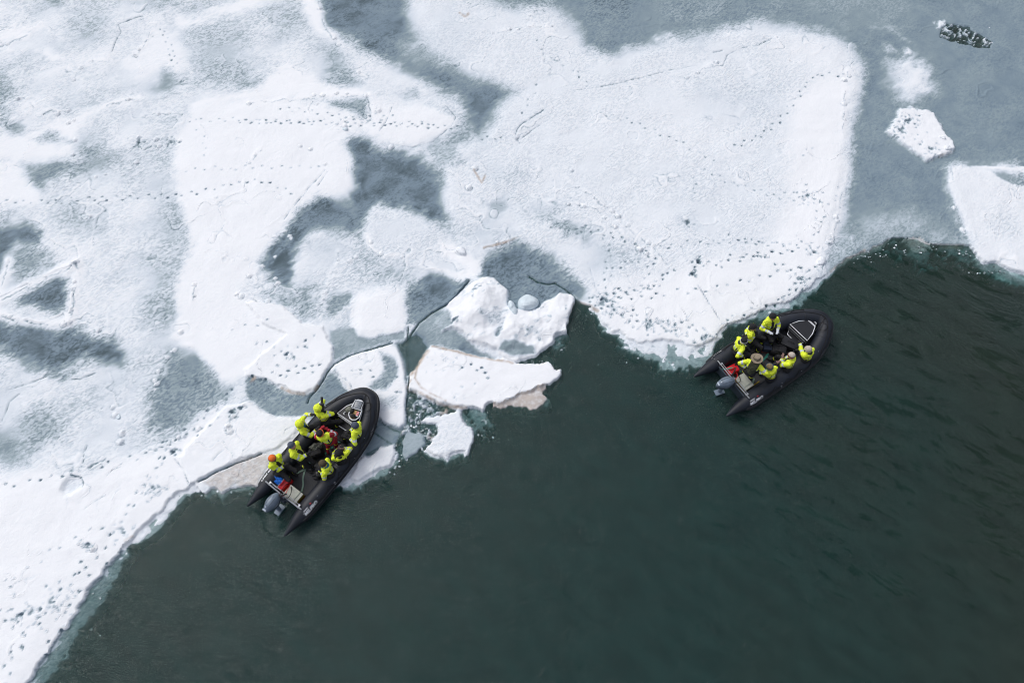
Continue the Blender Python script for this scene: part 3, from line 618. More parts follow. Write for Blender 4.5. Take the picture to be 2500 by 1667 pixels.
# --- cracks, pressure ridges, scars
for pts, wd in [
 ([(957,841),(900,856),(850,872),(817,890),(800,910),(788,932),(774,953),(757,970),(752,985)], 2.2),
 ([(1145,690),(1113,727),(1088,745),(1050,765),(1022,788),(1004,815),(993,840),(985,846)], 2.6), ([(996,800),(994,850),(997,890),(1000,925),(996,960),(994,1000),(996,1030)], 2.2),
 ([(488,1174),(510,1163),(535,1150),(580,1132),(610,1121),(640,1108)], 2.2),
 ([(1290,676),(1310,690),(1338,694),(1355,691)], 1.9), ([(1355,691),(1378,706),(1395,722),(1410,738)], 1.8), ([(1003,824),(985,845)], 3)]:
    line(pts, wd, s=.02, z=-.05, w='L')
for pts, wd in [
 ([(1180,655),(1210,658),(1260,665),(1295,678),(1325,694)], 1.6), ([(1190,678),(1230,668),(1270,672),(1300,684)], 1.2),
 ([(795,416),(760,455),(745,475),(715,512),(695,538)], 1.5), ([(802,420),(775,455)], 1.3),
 ([(1585,600),(1610,628),(1635,662)], 1.6), ([(1700,700),(1740,760),(1765,795)], 1.3),
 ([(1326,275),(1301,292),(1276,307),(1261,322),(1260,337),(1268,355)], 1.8), ([(1338,300),(1296,325),(1276,340)], 1.2),
 ([(1425,560),(1425,615),(1440,650),(1450,690),(1455,722),(1436,722)], 1.7),
 ([(845,925),(858,940),(862,952)], 1.8), ([(925,1020),(940,1036),(965,1052),(985,1056)], 1.4), ([(905,1050),(940,1075),(962,1088)], 1.1), ([(920,1040),(905,1075)], 1.1),
 ([(0,730),(60,702),(75,695)], 2.0), ([(275,128),(283,105),(298,82),(292,65),(320,50),(350,40)], 1.4),
 ([(30,950),(75,938),(120,920),(143,916)], 1.4), ([(143,933),(200,925),(235,912)], 1.6), ([(10,1030),(30,980),(50,965)], 1.3), ([(205,1130),(207,1105),(215,1090)], 1.6),
 ([(218,1140),(262,1120)], 2.2), ([(180,1160),(195,1162),(205,1175),(202,1185)], 2.0), ([(202,1185),(165,1203)], 1.2), ([(210,1243),(230,1228),(262,1208)], 1.2),
 ([(430,1120),(450,1145),(465,1183)], 1.4), ([(265,1160),(280,1145),(300,1138)], 1.2), ([(205,395),(212,410),(213,420)], 1.3),
 ([(550,1100),(535,1110),(525,1125)], 1.2), ([(1740,130),(1764,128)], 1.3), ([(1764,165),(1775,140),(1800,122),(1850,115),(1882,100)], 1.3), ([(1400,225),(1470,215),(1550,200),(1640,175),(1700,165)], 1.1),
 ([(898,245),(903,260),(907,280),(905,300)], 1.8), ([(1090,262),(1112,290),(1100,310),(1060,350),(1010,364),(958,358)], 1.3), ([(962,255),(950,285),(940,305),(925,325)], 1.1)]:
    line(pts, wd, s=.22, dz=-.05, w='L', k=.85, brk=.25)
RG = [
 [(0,112),(30,110),(60,95),(75,88)], [(200,172),(215,158),(260,150)], [(305,155),(340,130),(360,100),(375,80)], [(255,268),(300,250),(342,240)],
 [(350,290),(365,283),(400,280),(450,282)], [(610,258),(660,250),(735,243),(800,238),(880,235),(900,238)], [(775,0),(790,50),(815,95),(840,125),(870,165),(878,180)],
 [(1176,84),(1235,80),(1290,72),(1340,72),(1350,68)], [(1300,72),(1290,50),(1305,32),(1330,28)], [(1600,195),(1700,183),(1738,160),(1764,165)],
 [(75,695),(100,683),(130,670),(160,655),(190,642)], [(192,645),(195,670),(187,690),(185,730),(178,750),(172,782)], [(0,765),(20,775),(60,785),(110,792),(150,792),(170,788)],
 [(225,440),(265,425)], [(210,530),(265,520)], [(828,615),(822,650),(808,690),(795,712),(790,740),(765,765)], [(905,600),(930,622),(990,628)],
 [(1350,420),(1400,455),(1440,480),(1470,505),(1510,535),(1550,570),(1585,600)], [(1380,500),(1460,515),(1500,560),(1560,610),(1600,640)],
 [(1180,608),(1215,600),(1230,594),(1270,580)], [(405,860),(430,850),(470,843)], [(370,1098),(405,1085),(440,1070),(470,1050),(492,1040)], [(605,405),(640,370)],
 [(555,1060),(560,1030),(575,1010),(600,990)], [(2060,440),(2045,520),(2035,560),(2022,600),(2005,660)], [(2066,180),(2060,210),(2057,260),(2055,330)],
 [(410,865),(395,920),(375,960)], [(300,1050),(298,1075),(300,1085)], [(250,1000),(262,990)], [(200,1330),(235,1335),(240,1345)], [(255,1350),(290,1362),(310,1375)],
 [(2324,500),(2336,540),(2352,575)], [(2318,415),(2323,440)], [(340,345),(350,370),(370,360),(390,340),(460,350)], [(480,690),(470,740)], [(180,190),(200,200)],
 [(700,572),(712,585),(690,610),(660,640),(640,655)], [(625,645),(650,672),(700,710)], [(560,724),(600,722),(632,738)], [(1113,690),(1160,690)], [(30,255),(60,240),(90,262)], [(95,285),(130,270),(150,282)]]
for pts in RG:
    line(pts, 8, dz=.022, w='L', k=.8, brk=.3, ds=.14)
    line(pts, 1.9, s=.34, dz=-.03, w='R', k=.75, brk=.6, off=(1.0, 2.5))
for pts, wd, k in [([(1044,861),(1030,880),(1014,903),(1006,915)], 6, .9), ([(1021,895),(1014,925),(1030,948),(1056,965),(1090,980)], 3, 1), ([(998,955),(1030,962),(1071,984),(1110,994),(1139,998)], 4, .9),
                   ([(1055,850),(1115,862),(1160,872),(1205,880),(1250,888)], 4, .9), ([(1180,608),(1230,595),(1270,580)], 3, .7), ([(690,947),(717,960),(745,963)], 4, .8),
                   ([(612,935),(622,925)], 4, 1), ([(1403,745),(1396,775)], 4, .6), ([(1408,739),(1440,748),(1458,760)], 4, .7), ([(1155,420),(1176,450),(1185,430)], 3, .7), ([(1125,37),(1140,44),(1145,38)], 4, 1),
                   ([(2028,665),(2071,632),(2110,612)], 4, .5), ([(2270,600),(2320,602),(2350,604)], 5, .5), ([(2215,598),(2240,592),(2255,600)], 4, .4), ([(995,950),(1005,930)], 3, .6),
                   ([(778,944),(770,955)], 3, .8), ([(1758,805),(1765,795)], 3, .5), ([(310,1318),(328,1308)], 3, .4), ([(2290,385),(2318,374)], 3, .4)]:
    line(pts, wd, t=k, w='L', brk=.25)

w1_ = fbm(.42, 501, 4, .55); w2_ = fbm(.33, 541, 4, .55); on1 = np.clip(fbm(.8, 581, 3)*3+.1, 0, 1); on2 = np.clip(fbm(.6, 621, 3)*3+.0, 0, 1)
dry = (Z > .02)
cr1 = np.clip(1-np.abs(w1_-.05)/.010, 0, 1)*on1*dry; cr2 = np.clip(1-np.abs(w2_+.07)/.008, 0, 1)*on2*dry
S -= (cr1*.30+cr2*.34)*(S > .45); Z -= (cr1+cr2)*.015
sc1 = (np.clip(1-np.abs(w1_-.074)/.022, 0, 1)*on1+np.clip(1-np.abs(w2_+.048)/.02, 0, 1)*on2)*dry; S += sc1*.16*(S > .4); Z += sc1*.02
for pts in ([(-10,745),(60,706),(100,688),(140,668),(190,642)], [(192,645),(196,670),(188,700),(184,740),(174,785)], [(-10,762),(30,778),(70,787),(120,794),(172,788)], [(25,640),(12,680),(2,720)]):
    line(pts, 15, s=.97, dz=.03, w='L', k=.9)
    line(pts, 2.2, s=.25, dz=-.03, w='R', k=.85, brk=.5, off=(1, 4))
area([(172,1168),(190,1160),(204,1168),(205,1184),(190,1196),(166,1204),(158,1196),(160,1184)], 8, s=.80, z=.03, w='R'); line([(176,1160),(195,1161),(206,1172),(205,1186)], 2.2, s=.1, dz=-.04)
line([(1106,712),(1160,700)], 1.5, s=.4) if False else None
# --- lumps frozen in along the ridges, and prints
ux = np.arange(gx, gx+int(round(51.2/STEP))+1); 
def win(x, y, r):
    i = int(round((x+25.6)/STEP))+gx; j = int(round((y+2.4)/STEP))+gy0; n = int(math.ceil(r/STEP))+1
    if i-n < 0 or j-n < 0 or i+n >= nx or j+n >= ny or abs(x) > 25.4 or y < -2.2 or y > 29.4: return None
    return slice(j-n, j+n+1), slice(i-n, i+n+1)
S2 = S.reshape(ny, nx); Z2_ = Z.reshape(ny, nx)
def lump(u, v, r, h):
    p = P(u, v); w_ = win(p.x, p.y, r*1.5)
    if w_ is None: return
    d = np.sqrt((XX[w_]-p.x)**2+(YY[w_]-p.y)**2)/r
    base = Z2_[w_]
    if base.min() < -.02: return
    Z2_[w_] += h*np.sqrt(np.clip(1-d*d, 0, 1))-.02*np.clip(1-abs(d-1.2)*4, 0, 1)
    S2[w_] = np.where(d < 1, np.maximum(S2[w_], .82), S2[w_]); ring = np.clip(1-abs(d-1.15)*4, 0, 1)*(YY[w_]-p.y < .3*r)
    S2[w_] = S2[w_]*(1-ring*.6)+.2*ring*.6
def stamp(x, y, ang, lx, ly, k):
    w_ = win(x, y, lx*1.6)
    if w_ is None: return
    if Z2_[w_].min() < -.02: return
    dx = XX[w_]-x; dy = YY[w_]-y; c, s_ = math.cos(ang), math.sin(ang)
    d = ((dx*c+dy*s_)/lx)**2+((-dx*s_+dy*c)/ly)**2
    f = np.clip(1.5-d, 0, 1)*k
    S2[w_] = S2[w_]*(1-f)+.08*f; Z2_[w_] -= .035*f
def track(pts, gap=.36, lx=.078, ly=.05, k=.75, side=.07, jit=.03, double=0):
    pp = [P(*q) for q in pts]; n = 0; carry = 0
    for a, b in zip(pp, pp[1:]):
        L = (b-a).length
        if L < 1e-6: continue
        t = (b-a)/L; nn = Vector((-t.y, t.x, 0)); s_ = carry
        while s_ < L:
            q = a+t*s_+nn*(side*(1 if n % 2 else -1))+Vector((rng.normal()*jit, rng.normal()*jit, 0))
            stamp(q.x, q.y, math.atan2(t.y, t.x)+rng.normal()*.3, lx*rng.uniform(.8, 1.2), ly*rng.uniform(.8, 1.2), k*rng.uniform(.45, 1.1))
            s_ += gap*rng.uniform(.75, 1.3); n += 1
        carry = s_-L
def cluster(u, v, r, n, k=.6, sz=.06, flat=.6):
    for _ in range(n):
        a = rng.uniform(0, 6.28); q = abs(rng.normal())*.6
        p = P(u+math.cos(a)*q*r, v+math.sin(a)*q*r*flat)
        stamp(p.x, p.y, rng.uniform(0, 3.1), sz*rng.uniform(.8, 1.3), sz*.65, k*rng.uniform(.3, 1.1))
for pts in RG:
    pp = np.array(pts, float); n = int(np.sum(np.hypot(*np.diff(pp, axis=0).T))/34)+1
    for _ in range(n):
        i = rng.integers(0, len(pp)-1); t = rng.random(); q = pp[i]*(1-t)+pp[i+1]*t
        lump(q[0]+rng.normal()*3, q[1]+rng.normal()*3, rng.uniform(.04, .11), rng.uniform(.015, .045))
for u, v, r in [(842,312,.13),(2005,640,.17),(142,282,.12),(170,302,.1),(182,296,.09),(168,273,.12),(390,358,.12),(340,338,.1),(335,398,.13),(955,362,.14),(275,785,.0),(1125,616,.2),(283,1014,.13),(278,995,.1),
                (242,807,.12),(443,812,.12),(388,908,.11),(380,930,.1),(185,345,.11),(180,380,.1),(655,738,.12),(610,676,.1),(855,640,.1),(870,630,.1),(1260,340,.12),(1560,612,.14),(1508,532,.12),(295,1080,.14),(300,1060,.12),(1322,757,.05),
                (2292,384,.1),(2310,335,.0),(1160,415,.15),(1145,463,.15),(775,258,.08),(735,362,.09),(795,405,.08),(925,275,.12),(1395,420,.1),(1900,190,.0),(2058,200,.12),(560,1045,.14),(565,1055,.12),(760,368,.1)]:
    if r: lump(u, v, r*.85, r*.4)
TR = [
 ([(1440,737),(1498,713),(1531,714),(1561,707),(1605,695),(1620,677),(1626,665),(1650,668)], .26, .8), ([(1445,742),(1534,734),(1578,728),(1632,717),(1683,714),(1721,708),(1772,698),(1828,686),(1888,671),(1936,662),(1983,659)], .42, .85),
 ([(1500,716),(1540,718),(1570,712),(1612,700)], .22, .7), ([(1690,665),(1721,647),(1755,648),(1787,630),(1846,624),(1900,621),(1965,609),(2005,600)], .28, .8), ([(1755,652),(1800,636),(1850,632),(1910,615)], .36, .7),
 ([(1855,627),(1880,638),(1906,653),(1950,661),(1995,662)], .3, .8), ([(1440,745),(1475,755),(1510,758),(1549,764),(1593,784),(1638,790),(1683,799),(1727,814)], .24, .8), ([(1520,770),(1580,792),(1625,800),(1668,826),(1697,835)], .3, .7),
 ([(1772,779),(1817,764),(1864,755),(1906,734),(1954,710),(1975,680)], .34, .85), ([(1890,745),(1920,725),(1940,705),(1960,680)], .2, .8), ([(1460,735),(1480,690),(1500,660),(1540,640),(1560,648)], .3, .6), ([(1575,700),(1580,672),(1588,650),(1612,628)], .3, .7),
 ([(1455,745),(1465,700),(1478,660),(1490,610),(1475,585)], .3, .55), ([(1420,560),(1500,580),(1545,600),(1600,640)], .26, .7), ([(1595,610),(1640,605),(1690,597),(1750,595),(1850,590),(1920,600)], .26, .6),
 ([(2058,190),(2001,187),(1985,192),(1965,215),(1945,245),(1924,270),(1900,298),(1870,325),(1830,345),(1790,365)], .34, .75), ([(1480,285),(1533,296),(1600,325),(1650,348),(1720,385),(1740,400)], .36, .6),
 ([(1740,430),(1790,455),(1850,470),(1920,490),(2020,497)], .3, .5), ([(1760,575),(1850,600),(1920,605),(1980,590),(2002,560),(1985,520),(1960,480),(1900,470)], .3, .55), ([(1720,420),(1700,440),(1690,480)], .3, .4),
 ([(1955,380),(1985,360)], .3, .4), ([(1310,105),(1330,130),(1360,155),(1380,165)], .35, .5), ([(1400,175),(1415,190),(1440,220)], .3, .6), ([(1315,212),(1300,232),(1285,260),(1278,290)], .5, .7),
 ([(588,301),(700,303),(830,304),(880,308),(930,308),(1000,310),(1060,312),(1115,314)], .24, .75), ([(470,299),(588,298),(660,303),(770,300),(860,300),(950,304),(1050,308)], .34, .6), ([(690,268),(780,280),(860,290),(915,285),(960,285)], .3, .6),
 ([(0,495),(110,496),(200,490),(320,484),(430,480),(475,475),(520,465),(590,450),(640,446),(690,467),(735,474)], .32, .75), ([(460,420),(500,415),(570,416),(640,412),(700,412),(800,413)], .36, .5),
 ([(0,1189),(50,1184),(100,1172),(160,1162),(200,1150),(260,1137),(300,1128),(345,1115),(380,1103)], .34, .9), ([(385,1095),(420,1080),(455,1058),(480,1040),(505,1010),(530,992),(550,975),(562,955),(575,935)], .24, .85),
 ([(400,1090),(440,1072),(480,1062),(520,1035),(545,1025),(600,1000)], .3, .6), ([(30,1640),(70,1545),(100,1500),(135,1460),(170,1430),(200,1400),(222,1385),(245,1360),(262,1330),(285,1300),(330,1240),(352,1190),(380,1150),(400,1115)], .36, .8),
 ([(0,1530),(60,1505),(120,1500),(165,1475),(195,1440)], .34, .7), ([(10,1620),(60,1570),(90,1530),(135,1440),(180,1400),(215,1372)], .4, .7), ([(110,1595),(140,1545),(165,1510),(195,1440),(220,1415),(258,1378),(278,1355)], .5, .8),
 ([(0,1434),(35,1408),(75,1388),(110,1365),(145,1340),(180,1320),(210,1300)], .42, .45), ([(400,1130),(420,1105),(412,1080)], .2, .8), ([(300,1270),(345,1215),(360,1180)], .5, .6),
 ([(650,922),(680,914),(715,912),(745,908),(780,902),(795,895)], .3, .9), ([(600,930),(625,925),(660,916)], .3, .8), ([(705,862),(735,855),(752,838),(772,815)], .34, .7), ([(700,905),(730,900),(765,900)], .34, .7), ([(570,800),(620,798),(650,788),(680,775)], .5, .5),
 ([(1130,896),(1150,898),(1170,904),(1195,912)], .22, .8), ([(1128,945),(1160,945),(1172,930),(1188,922)], .5, .6), ([(865,905),(890,910),(905,918),(925,922)], .2, .7), ([(960,928),(978,928)], .25, .8), ([(950,945),(965,965),(985,958)], .3, .8),
 ([(398,75),(410,105),(418,130),(425,160),(430,170)], .24, .6), ([(1345,555),(1380,560),(1425,575)], .2, .6), ([(1176,340),(1210,341),(1228,347)], .26, .8), ([(470,290),(490,320),(500,360),(505,392)], .4, .35),
 ([(2240,275),(2236,310),(2232,345),(2240,370)], .3, .6), ([(2065,520),(2040,500),(2000,500)], .3, .4)]
for pts, gap, k in TR: track(pts, gap=gap*.9, k=min(1, k*1.2), lx=.056, ly=.040)
for c in [(1475,735,40,60), (1580,795,50,50), (1690,672,14,34), (1704,642,22,26), (1720,825,34,28), (1955,685,40,22), (1500,760,50,30), (1640,810,60,24), (1970,480,50,30), (1680,545,16,20), (1985,620,22,18),
          (380,1195,50,40,.4), (130,1470,70,50,.45), (1085,885,50,30,.35,.045), (425,1105,14,20), (570,1008,14,24), (1395,765,20,22), (590,1000,16,14), (1110,975,40,14,.3,.04), (2210,300,36,60), (2195,325,40,50), (2270,370,26,24), (220,1330,20,18),
          (60,1500,60,30), (300,1300,50,18), (700,870,70,24), (1160,720,20,12), (1110,790,14,12), (340,350,26,24), (425,350,20,20), (570,1020,16,18)]:
    cluster(*c)
S += CL*(.09-.05*(X > 4)*(Y > 14))*np.clip((.55-S)*3, 0, 1)*(Z > 0)
S = np.clip(S, 0, 1.0)

# --- cut the field into the frozen sheet and the plates one could push
ORDER = ['wide', 'B', 'C', 'A', 'D', 'E', 'F', 'L', 'K', 'J', 'H', 'G', 'I', 'Mm', 'N', 'Pp', 'Qt', 'X1', 'X2', 'X3', 'X4']
PLATES.update(X1=[(1210,985),(1252,970),(1287,953),(1320,944),(1329,960),(1340,975),(1358,990),(1337,996),(1313,1002),(1297,1004),(1250,996),(1215,998)],
              X2=[(982,1082),(1003,1060),(1020,1053),(1037,1063),(1038,1084),(1030,1094),(1010,1106),(989,1122),(980,1105)],
              X3=[(2200,592),(2230,584),(2258,595),(2268,614),(2240,620),(2212,608)])
area(PLATES['X2'], 3, s=.36, z=.06, w='R', q=.15)
PLATES['X4'] = [(2284,74),(2290,52),(2312,50),(2312,62),(2298,70)]
lab = np.zeros(X.shape, np.int16)
for i, k_ in enumerate(ORDER):
    if k_ in PD: idx, d = PD[k_]
    else:
        idx = np.nonzero((U > 900) & (U < 2700))[0]; d = sdf(PLATES[k_], UR[idx], VR[idx])
    lab[idx[d > -.5]] = i+1
gapw = 4 if False else 0
jj, ii = np.meshgrid(np.arange(ny-1), np.arange(nx-1), indexing='ij')
q0 = (jj*nx+ii).ravel(); quads = np.stack([q0, q0+1, q0+nx+1, q0+nx], 1)
zq = Z[quads].max(1); wq = DW[quads].min(1)
quads = quads[zq > -.32]; flab = lab[quads[:, 0]]
# submerged feet belong to the plate they grow from
fc = quads[:, 0]; und = (DW[fc] > 0)
foot = {'A': (0, 360, 1290, 1700), 'wide': (1450, 2040, 640, 960), 'L': (330, 498, 1160, 1330), 'Pp': (2385, 9000, 600, 9000), 'J': (838, 972, 1080, 1210), 'I': (1040, 1195, 995, 1135), 'H': (1338, 1382, 810, 850)}
for k_, (a0, a1, b0, b1) in foot.items():
    m = und & (U[fc] > a0) & (U[fc] < a1) & (V[fc] > b0) & (V[fc] < b1) & (flab == 0); flab[m] = ORDER.index(k_)+1
m = und & (U[fc] < 360) & (flab == 0) & (V[fc] > 1250); flab[m] = ORDER.index('A')+1

def mesh_from(name, qs):
    vid, inv = np.unique(qs.ravel(), return_inverse=True); nq = len(qs)
    me = bpy.data.meshes.new(name)
    co = np.stack([X[vid], Y[vid], Z[vid]], 1).astype(np.float32)
    f = inv.reshape(-1, 4)
    # skirt round the border so that the slab has sides, and a bottom rim
    e = np.concatenate([f[:, [0, 1]], f[:, [1, 2]], f[:, [2, 3]], f[:, [3, 0]]]); key = np.sort(e, 1)
    kk = key[:, 0].astype(np.int64)*(len(vid)+1)+key[:, 1]; _, first, cnt = np.unique(kk, return_index=True, return_counts=True)
    be = e[first[cnt == 1]]; bv = np.unique(be); mp_ = np.zeros(len(vid), np.int64); mp_[bv] = np.arange(len(bv))+len(vid)
    nb_ = len(bv); top_ = co[bv].copy(); low = top_.copy(); low[:, 2] = -.42
    co = np.concatenate([co, top_, low]); sk = np.stack([mp_[be[:, 1]], mp_[be[:, 0]], mp_[be[:, 0]]+nb_, mp_[be[:, 1]]+nb_], 1)
    F = np.concatenate([f, sk]).astype(np.int32)
    me.vertices.add(len(co)); me.vertices.foreach_set('co', co.ravel())
    me.loops.add(F.size); me.loops.foreach_set('vertex_index', F.ravel())
    me.polygons.add(len(F)); me.polygons.foreach_set('loop_start', np.arange(0, F.size, 4, dtype=np.int32))
    me.polygons.foreach_set('use_smooth', np.ones(len(F), bool))
    me.update(calc_edges=True)
    for nm, arr in (('snow', S), ('dirt', T), ('smoothness', Q)):
        at = me.attributes.new(nm, 'FLOAT', 'POINT')
        at.data.foreach_set('value', np.concatenate([arr[vid], arr[vid][bv], arr[vid][bv]]).astype(np.float32))
    me.materials.append(M['ice'])
    o = bpy.data.objects.new(name, me); COL.objects.link(o); return o
FL = {
 'wide': 'widest snow-covered ice floe, its rounded lower tip reaching the water beside the right boat',
 'B': 'thick snow-smothered ice plate crossed by a straight diagonal crack, left of the dark refrozen lead',
 'C': 'rounded snow-covered ice plate crossed by a double line of animal tracks beside the dark channel',
 'A': 'snowy ice field covered in footprints along the open water in the lower left corner',
 'D': 'snow-covered ice floe with dark paw prints above the smooth grey pond by the left boat',
 'E': 'squarish snow-covered ice piece with a soft grey rim just left of the lumpy mound floe',
 'F': 'ice floe with a curved bare grey patch beside the bow of the left boat',
 'L': 'snow-covered ice plate directly left of the boat with eight people, above the brownish ice',
 'K': 'low dirty brownish ice floe under the stern of the left boat',
 'J': 'elongated white ice floe with a submerged rim against the right side of the left boat',
 'H': 'lumpy snow-mounded ice floe carrying rounded ice blocks at the water edge',
 'G': 'clean white pointed ice floe with brown stained edges, below the lumpy mound floe',
 'I': 'small ragged white ice floe with frayed edges, below the pointed white floe',
 'Mm': 'oval ripple-snowed ice plate with a bright right tip, right of the dark refrozen lead',
 'N': 'small isolated snow-covered floe frozen into grey ice near the upper right corner',
 'Pp': 'triangular snow-covered ice floe at the right edge of the view above open water',
 'Qt': 'triangular ice plate with a dark bare centre and raised snowy rims at the left edge',
 'X1': 'pinkish brown half-submerged ice chunk poking out below the pointed white floe',
 'X2': 'smooth grey-blue ice slab in the slush between the left boat and the ragged floe',
 'X3': 'small lens-shaped pale ice piece floating at the thin ice edge on the right',
 'X4': 'little heap of white snow beside the broken dark hole in the upper right ice'}
def biggest(qs):
    left = set(qs[:, 0].tolist()); best = []
    while left:
        s0 = left.pop(); comp = [s0]; st = [s0]
        while st:
            c = st.pop()
            for d_ in (1, -1, nx, -nx):
                if c+d_ in left: left.discard(c+d_); comp.append(c+d_); st.append(c+d_)
        if len(comp) > len(best): best = comp
    return np.isin(qs[:, 0], np.array(best))
for i, k_ in enumerate(ORDER):
    sel = np.nonzero(flab == i+1)[0]
    if len(sel): flab[sel[~biggest(quads[sel])]] = 0
tag(mesh_from('ice_sheet', quads[flab == 0]), kind='structure')
for i, k_ in enumerate(ORDER):
    qs = quads[flab == i+1]
    if len(qs): tag(mesh_from('ice_floe', qs), FL[k_], 'ice floe', 'ice floes')
print('ice verts', X.size, 'quads', len(quads))

# --- the sea: a closed body of water
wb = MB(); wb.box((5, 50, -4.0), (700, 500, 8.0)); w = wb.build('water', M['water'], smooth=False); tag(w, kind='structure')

# --- blocks of ice lying on the floes
def zat(x, y):
    i = int(np.searchsorted(ax, x)); j = int(np.searchsorted(ay, y)); return float(Z.reshape(ny, nx)[j, i])
def block(u, v, rx, ry, h, rot, label, m='block', seed=0, sink=.1, pts=None):
    p = P(u, v, .2); z0 = zat(p.x, p.y); r_ = random.Random(seed); ph = [r_.uniform(0, 6) for _ in range(6)]
    mb = MB()
    def fn(q):
        a = math.atan2(q.y, q.x); k = 1+.09*math.sin(2*a+ph[0])+.07*math.sin(3*a+ph[1])+.04*math.sin(5*a+ph[2])
        z = q.z
        if z > 0: z = h*(1-(1-z/h)**1.0)*(1+.12*math.sin(a+ph[3]))
        sq = (abs(z)/h)**.0 if h else 1
        kk = 1.0/max(.55, (1-(z/h)**2)**.5)**.45 if abs(z) < h*.98 else 1.6
        return Vector((q.x*k*kk, q.y*k*kk, z))
    mb.ball((0, 0, 0), (rx, ry, h), 40, 22, rot=Matrix.Rotation(rot, 3, 'Z'), fn=fn)
    for i, q in enumerate(mb.v): mb.v[i] = (q[0]+p.x, q[1]+p.y, max(q[2], -h*.5)+z0+h*.35-sink)
    o = mb.build('ice_block', M[m], origin=(p.x, p.y, z0)); tag(o, label, 'ice block', 'ice blocks on the floes'); return o
block(1288, 738, .37, .36, .30, .4, 'largest smooth rounded ice block on the lumpy floe', seed=3)
block(1252, 755, .13, .31, .20, .35, 'narrow elongated ice block leaning beside the largest rounded block', seed=5)
block(1341, 775, .13, .13, .08, .2, 'low rounded ice block right of centre on the lumpy floe, between two smaller ones', seed=7)
block(1324, 780, .09, .07, .05, -.3, 'small flat ice block just left of a larger low block on the lumpy floe', seed=8)
block(1371, 782, .09, .10, .07, .9, 'small ice block near the water side of the lumpy floe', seed=9)
block(1161, 720, .15, .09, .06, .1, 'flat bluish ice chip on the snowy mound, left of the animal marks', seed=11)
block(2302, 335, .15, .10, .12, -.3, 'oval snowy ice block on the right rim of the small isolated floe', 'block_snow', seed=12)
block(2316, 360, .16, .14, .12, .4, 'angular snowy ice block at the right corner of the small isolated floe', 'block_snow', seed=13)
block(1339, 862, .28, .14, .13, -.75, 'sharp white ice splinter drifting off the lower right of the lumpy floe', 'block_snow', seed=14)
block(299, 1350, .08, .06, .08, .5, 'tiny white ice crumb at the notch in the lower left ice edge', 'block_snow', seed=15)
block(1126, 612, .20, .15, .12, -.6, 'brown-rimmed snowy block on the bright tip of the oval ripple-snowed plate', 'block_snow', seed=16)
block(842, 312, .13, .10, .12, .2, 'dark-sided lone ice boulder beside the animal tracks above the refrozen lead', 'block', seed=17)
block(2004, 638, .16, .15, .10, .2, 'round ice boulder near the lower right rim of the widest floe', 'block_snow', seed=18)
block(284, 1014, .10, .11, .10, .3, 'lone grey ice boulder on the snow left of the dark bare plate', 'block', seed=19)

# ground-up brash floating in the slush and along the thin ice edge
mb = MB(); mb2 = MB()
for (u0, v0, su, sv, n_) in ((1030,1040,26,26,60), (1040,1008,30,10,30), (2230,612,60,14,26), (2340,618,34,14,18), (2120,622,30,10,24), (990,1100,14,12,16), (965,1110,8,14,12), (1180,1030,14,18,14), (1290,886,26,5,12), (1360,840,8,10,8), (560,1200,40,5,14), (950,1150,16,8,8), (1440,762,10,10,6), (2345,88,40,12,30), (2420,660,24,10,14), (1640,885,60,8,12), (240,1465,10,40,6)):
    for _ in range(n_):
        p = P(u0+rng.normal()*su, v0+rng.normal()*sv); r_ = rng.uniform(.012, .045)*(1.4 if rng.random() < .12 else 1); k = int(rng.integers(5, 8)); a0 = rng.uniform(0, 6)
        zz = zat(p.x, p.y)
        if zz > .03: continue
        pl = [(p.x+math.cos(a0+6.283*q/k)*r_*rng.uniform(.7, 1.2), p.y+math.sin(a0+6.283*q/k)*r_*rng.uniform(.6, 1.1)) for q in range(k)]
        z0 = max(zz, -.01); (mb if rng.random() < .13 else mb2).prism(pl, z0-.03, z0+rng.uniform(.006, .022))
tag(mb.build('brash_ice', M['block_snow'], smooth=False), kind='stuff'); tag(mb2.build('brash_ice', M['slush_bit'], smooth=False), kind='stuff')

# ------------------------------------------------------------------ inflatable boats
def smooth_path(pts, n=8):
    pts = [Vector(p) for p in pts]; out = []
    for i in range(len(pts)-1):
        p0 = pts[max(i-1, 0)]; p1 = pts[i]; p2 = pts[i+1]; p3 = pts[min(i+2, len(pts)-1)]
        for k in range(n):
            t = k/n
            out.append(.5*((2*p1)+(p2-p0)*t+(2*p0-5*p1+4*p2-p3)*t*t+(3*p1-p0-3*p2+p3)*t*t*t))
    out.append(pts[-1]); return out
def text_mesh(txt, size, shear=.2):
    cu = bpy.data.curves.new('t', 'FONT'); cu.body = txt; cu.size = size; cu.shear = shear; cu.align_x = 'CENTER'; cu.offset = size*.03; cu.resolution_u = 3
    o = bpy.data.objects.new('t', cu); COL.objects.link(o); dg = bpy.context.evaluated_depsgraph_get()
    me = o.evaluated_get(dg).to_mesh(); bm = bmesh.new(); bm.from_mesh(me); o.evaluated_get(dg).to_mesh_clear()
    bmesh.ops.triangulate(bm, faces=bm.faces)
    for _ in range(1): bmesh.ops.subdivide_edges(bm, edges=[e for e in bm.edges if e.calc_length() > size*.3], cuts=1)
    v = [(q.co.x, q.co.y) for q in bm.verts]; f = [[q.index for q in ff.verts] for ff in bm.faces]; bm.free()
    bpy.data.objects.remove(o); bpy.data.curves.remove(cu); return v, f

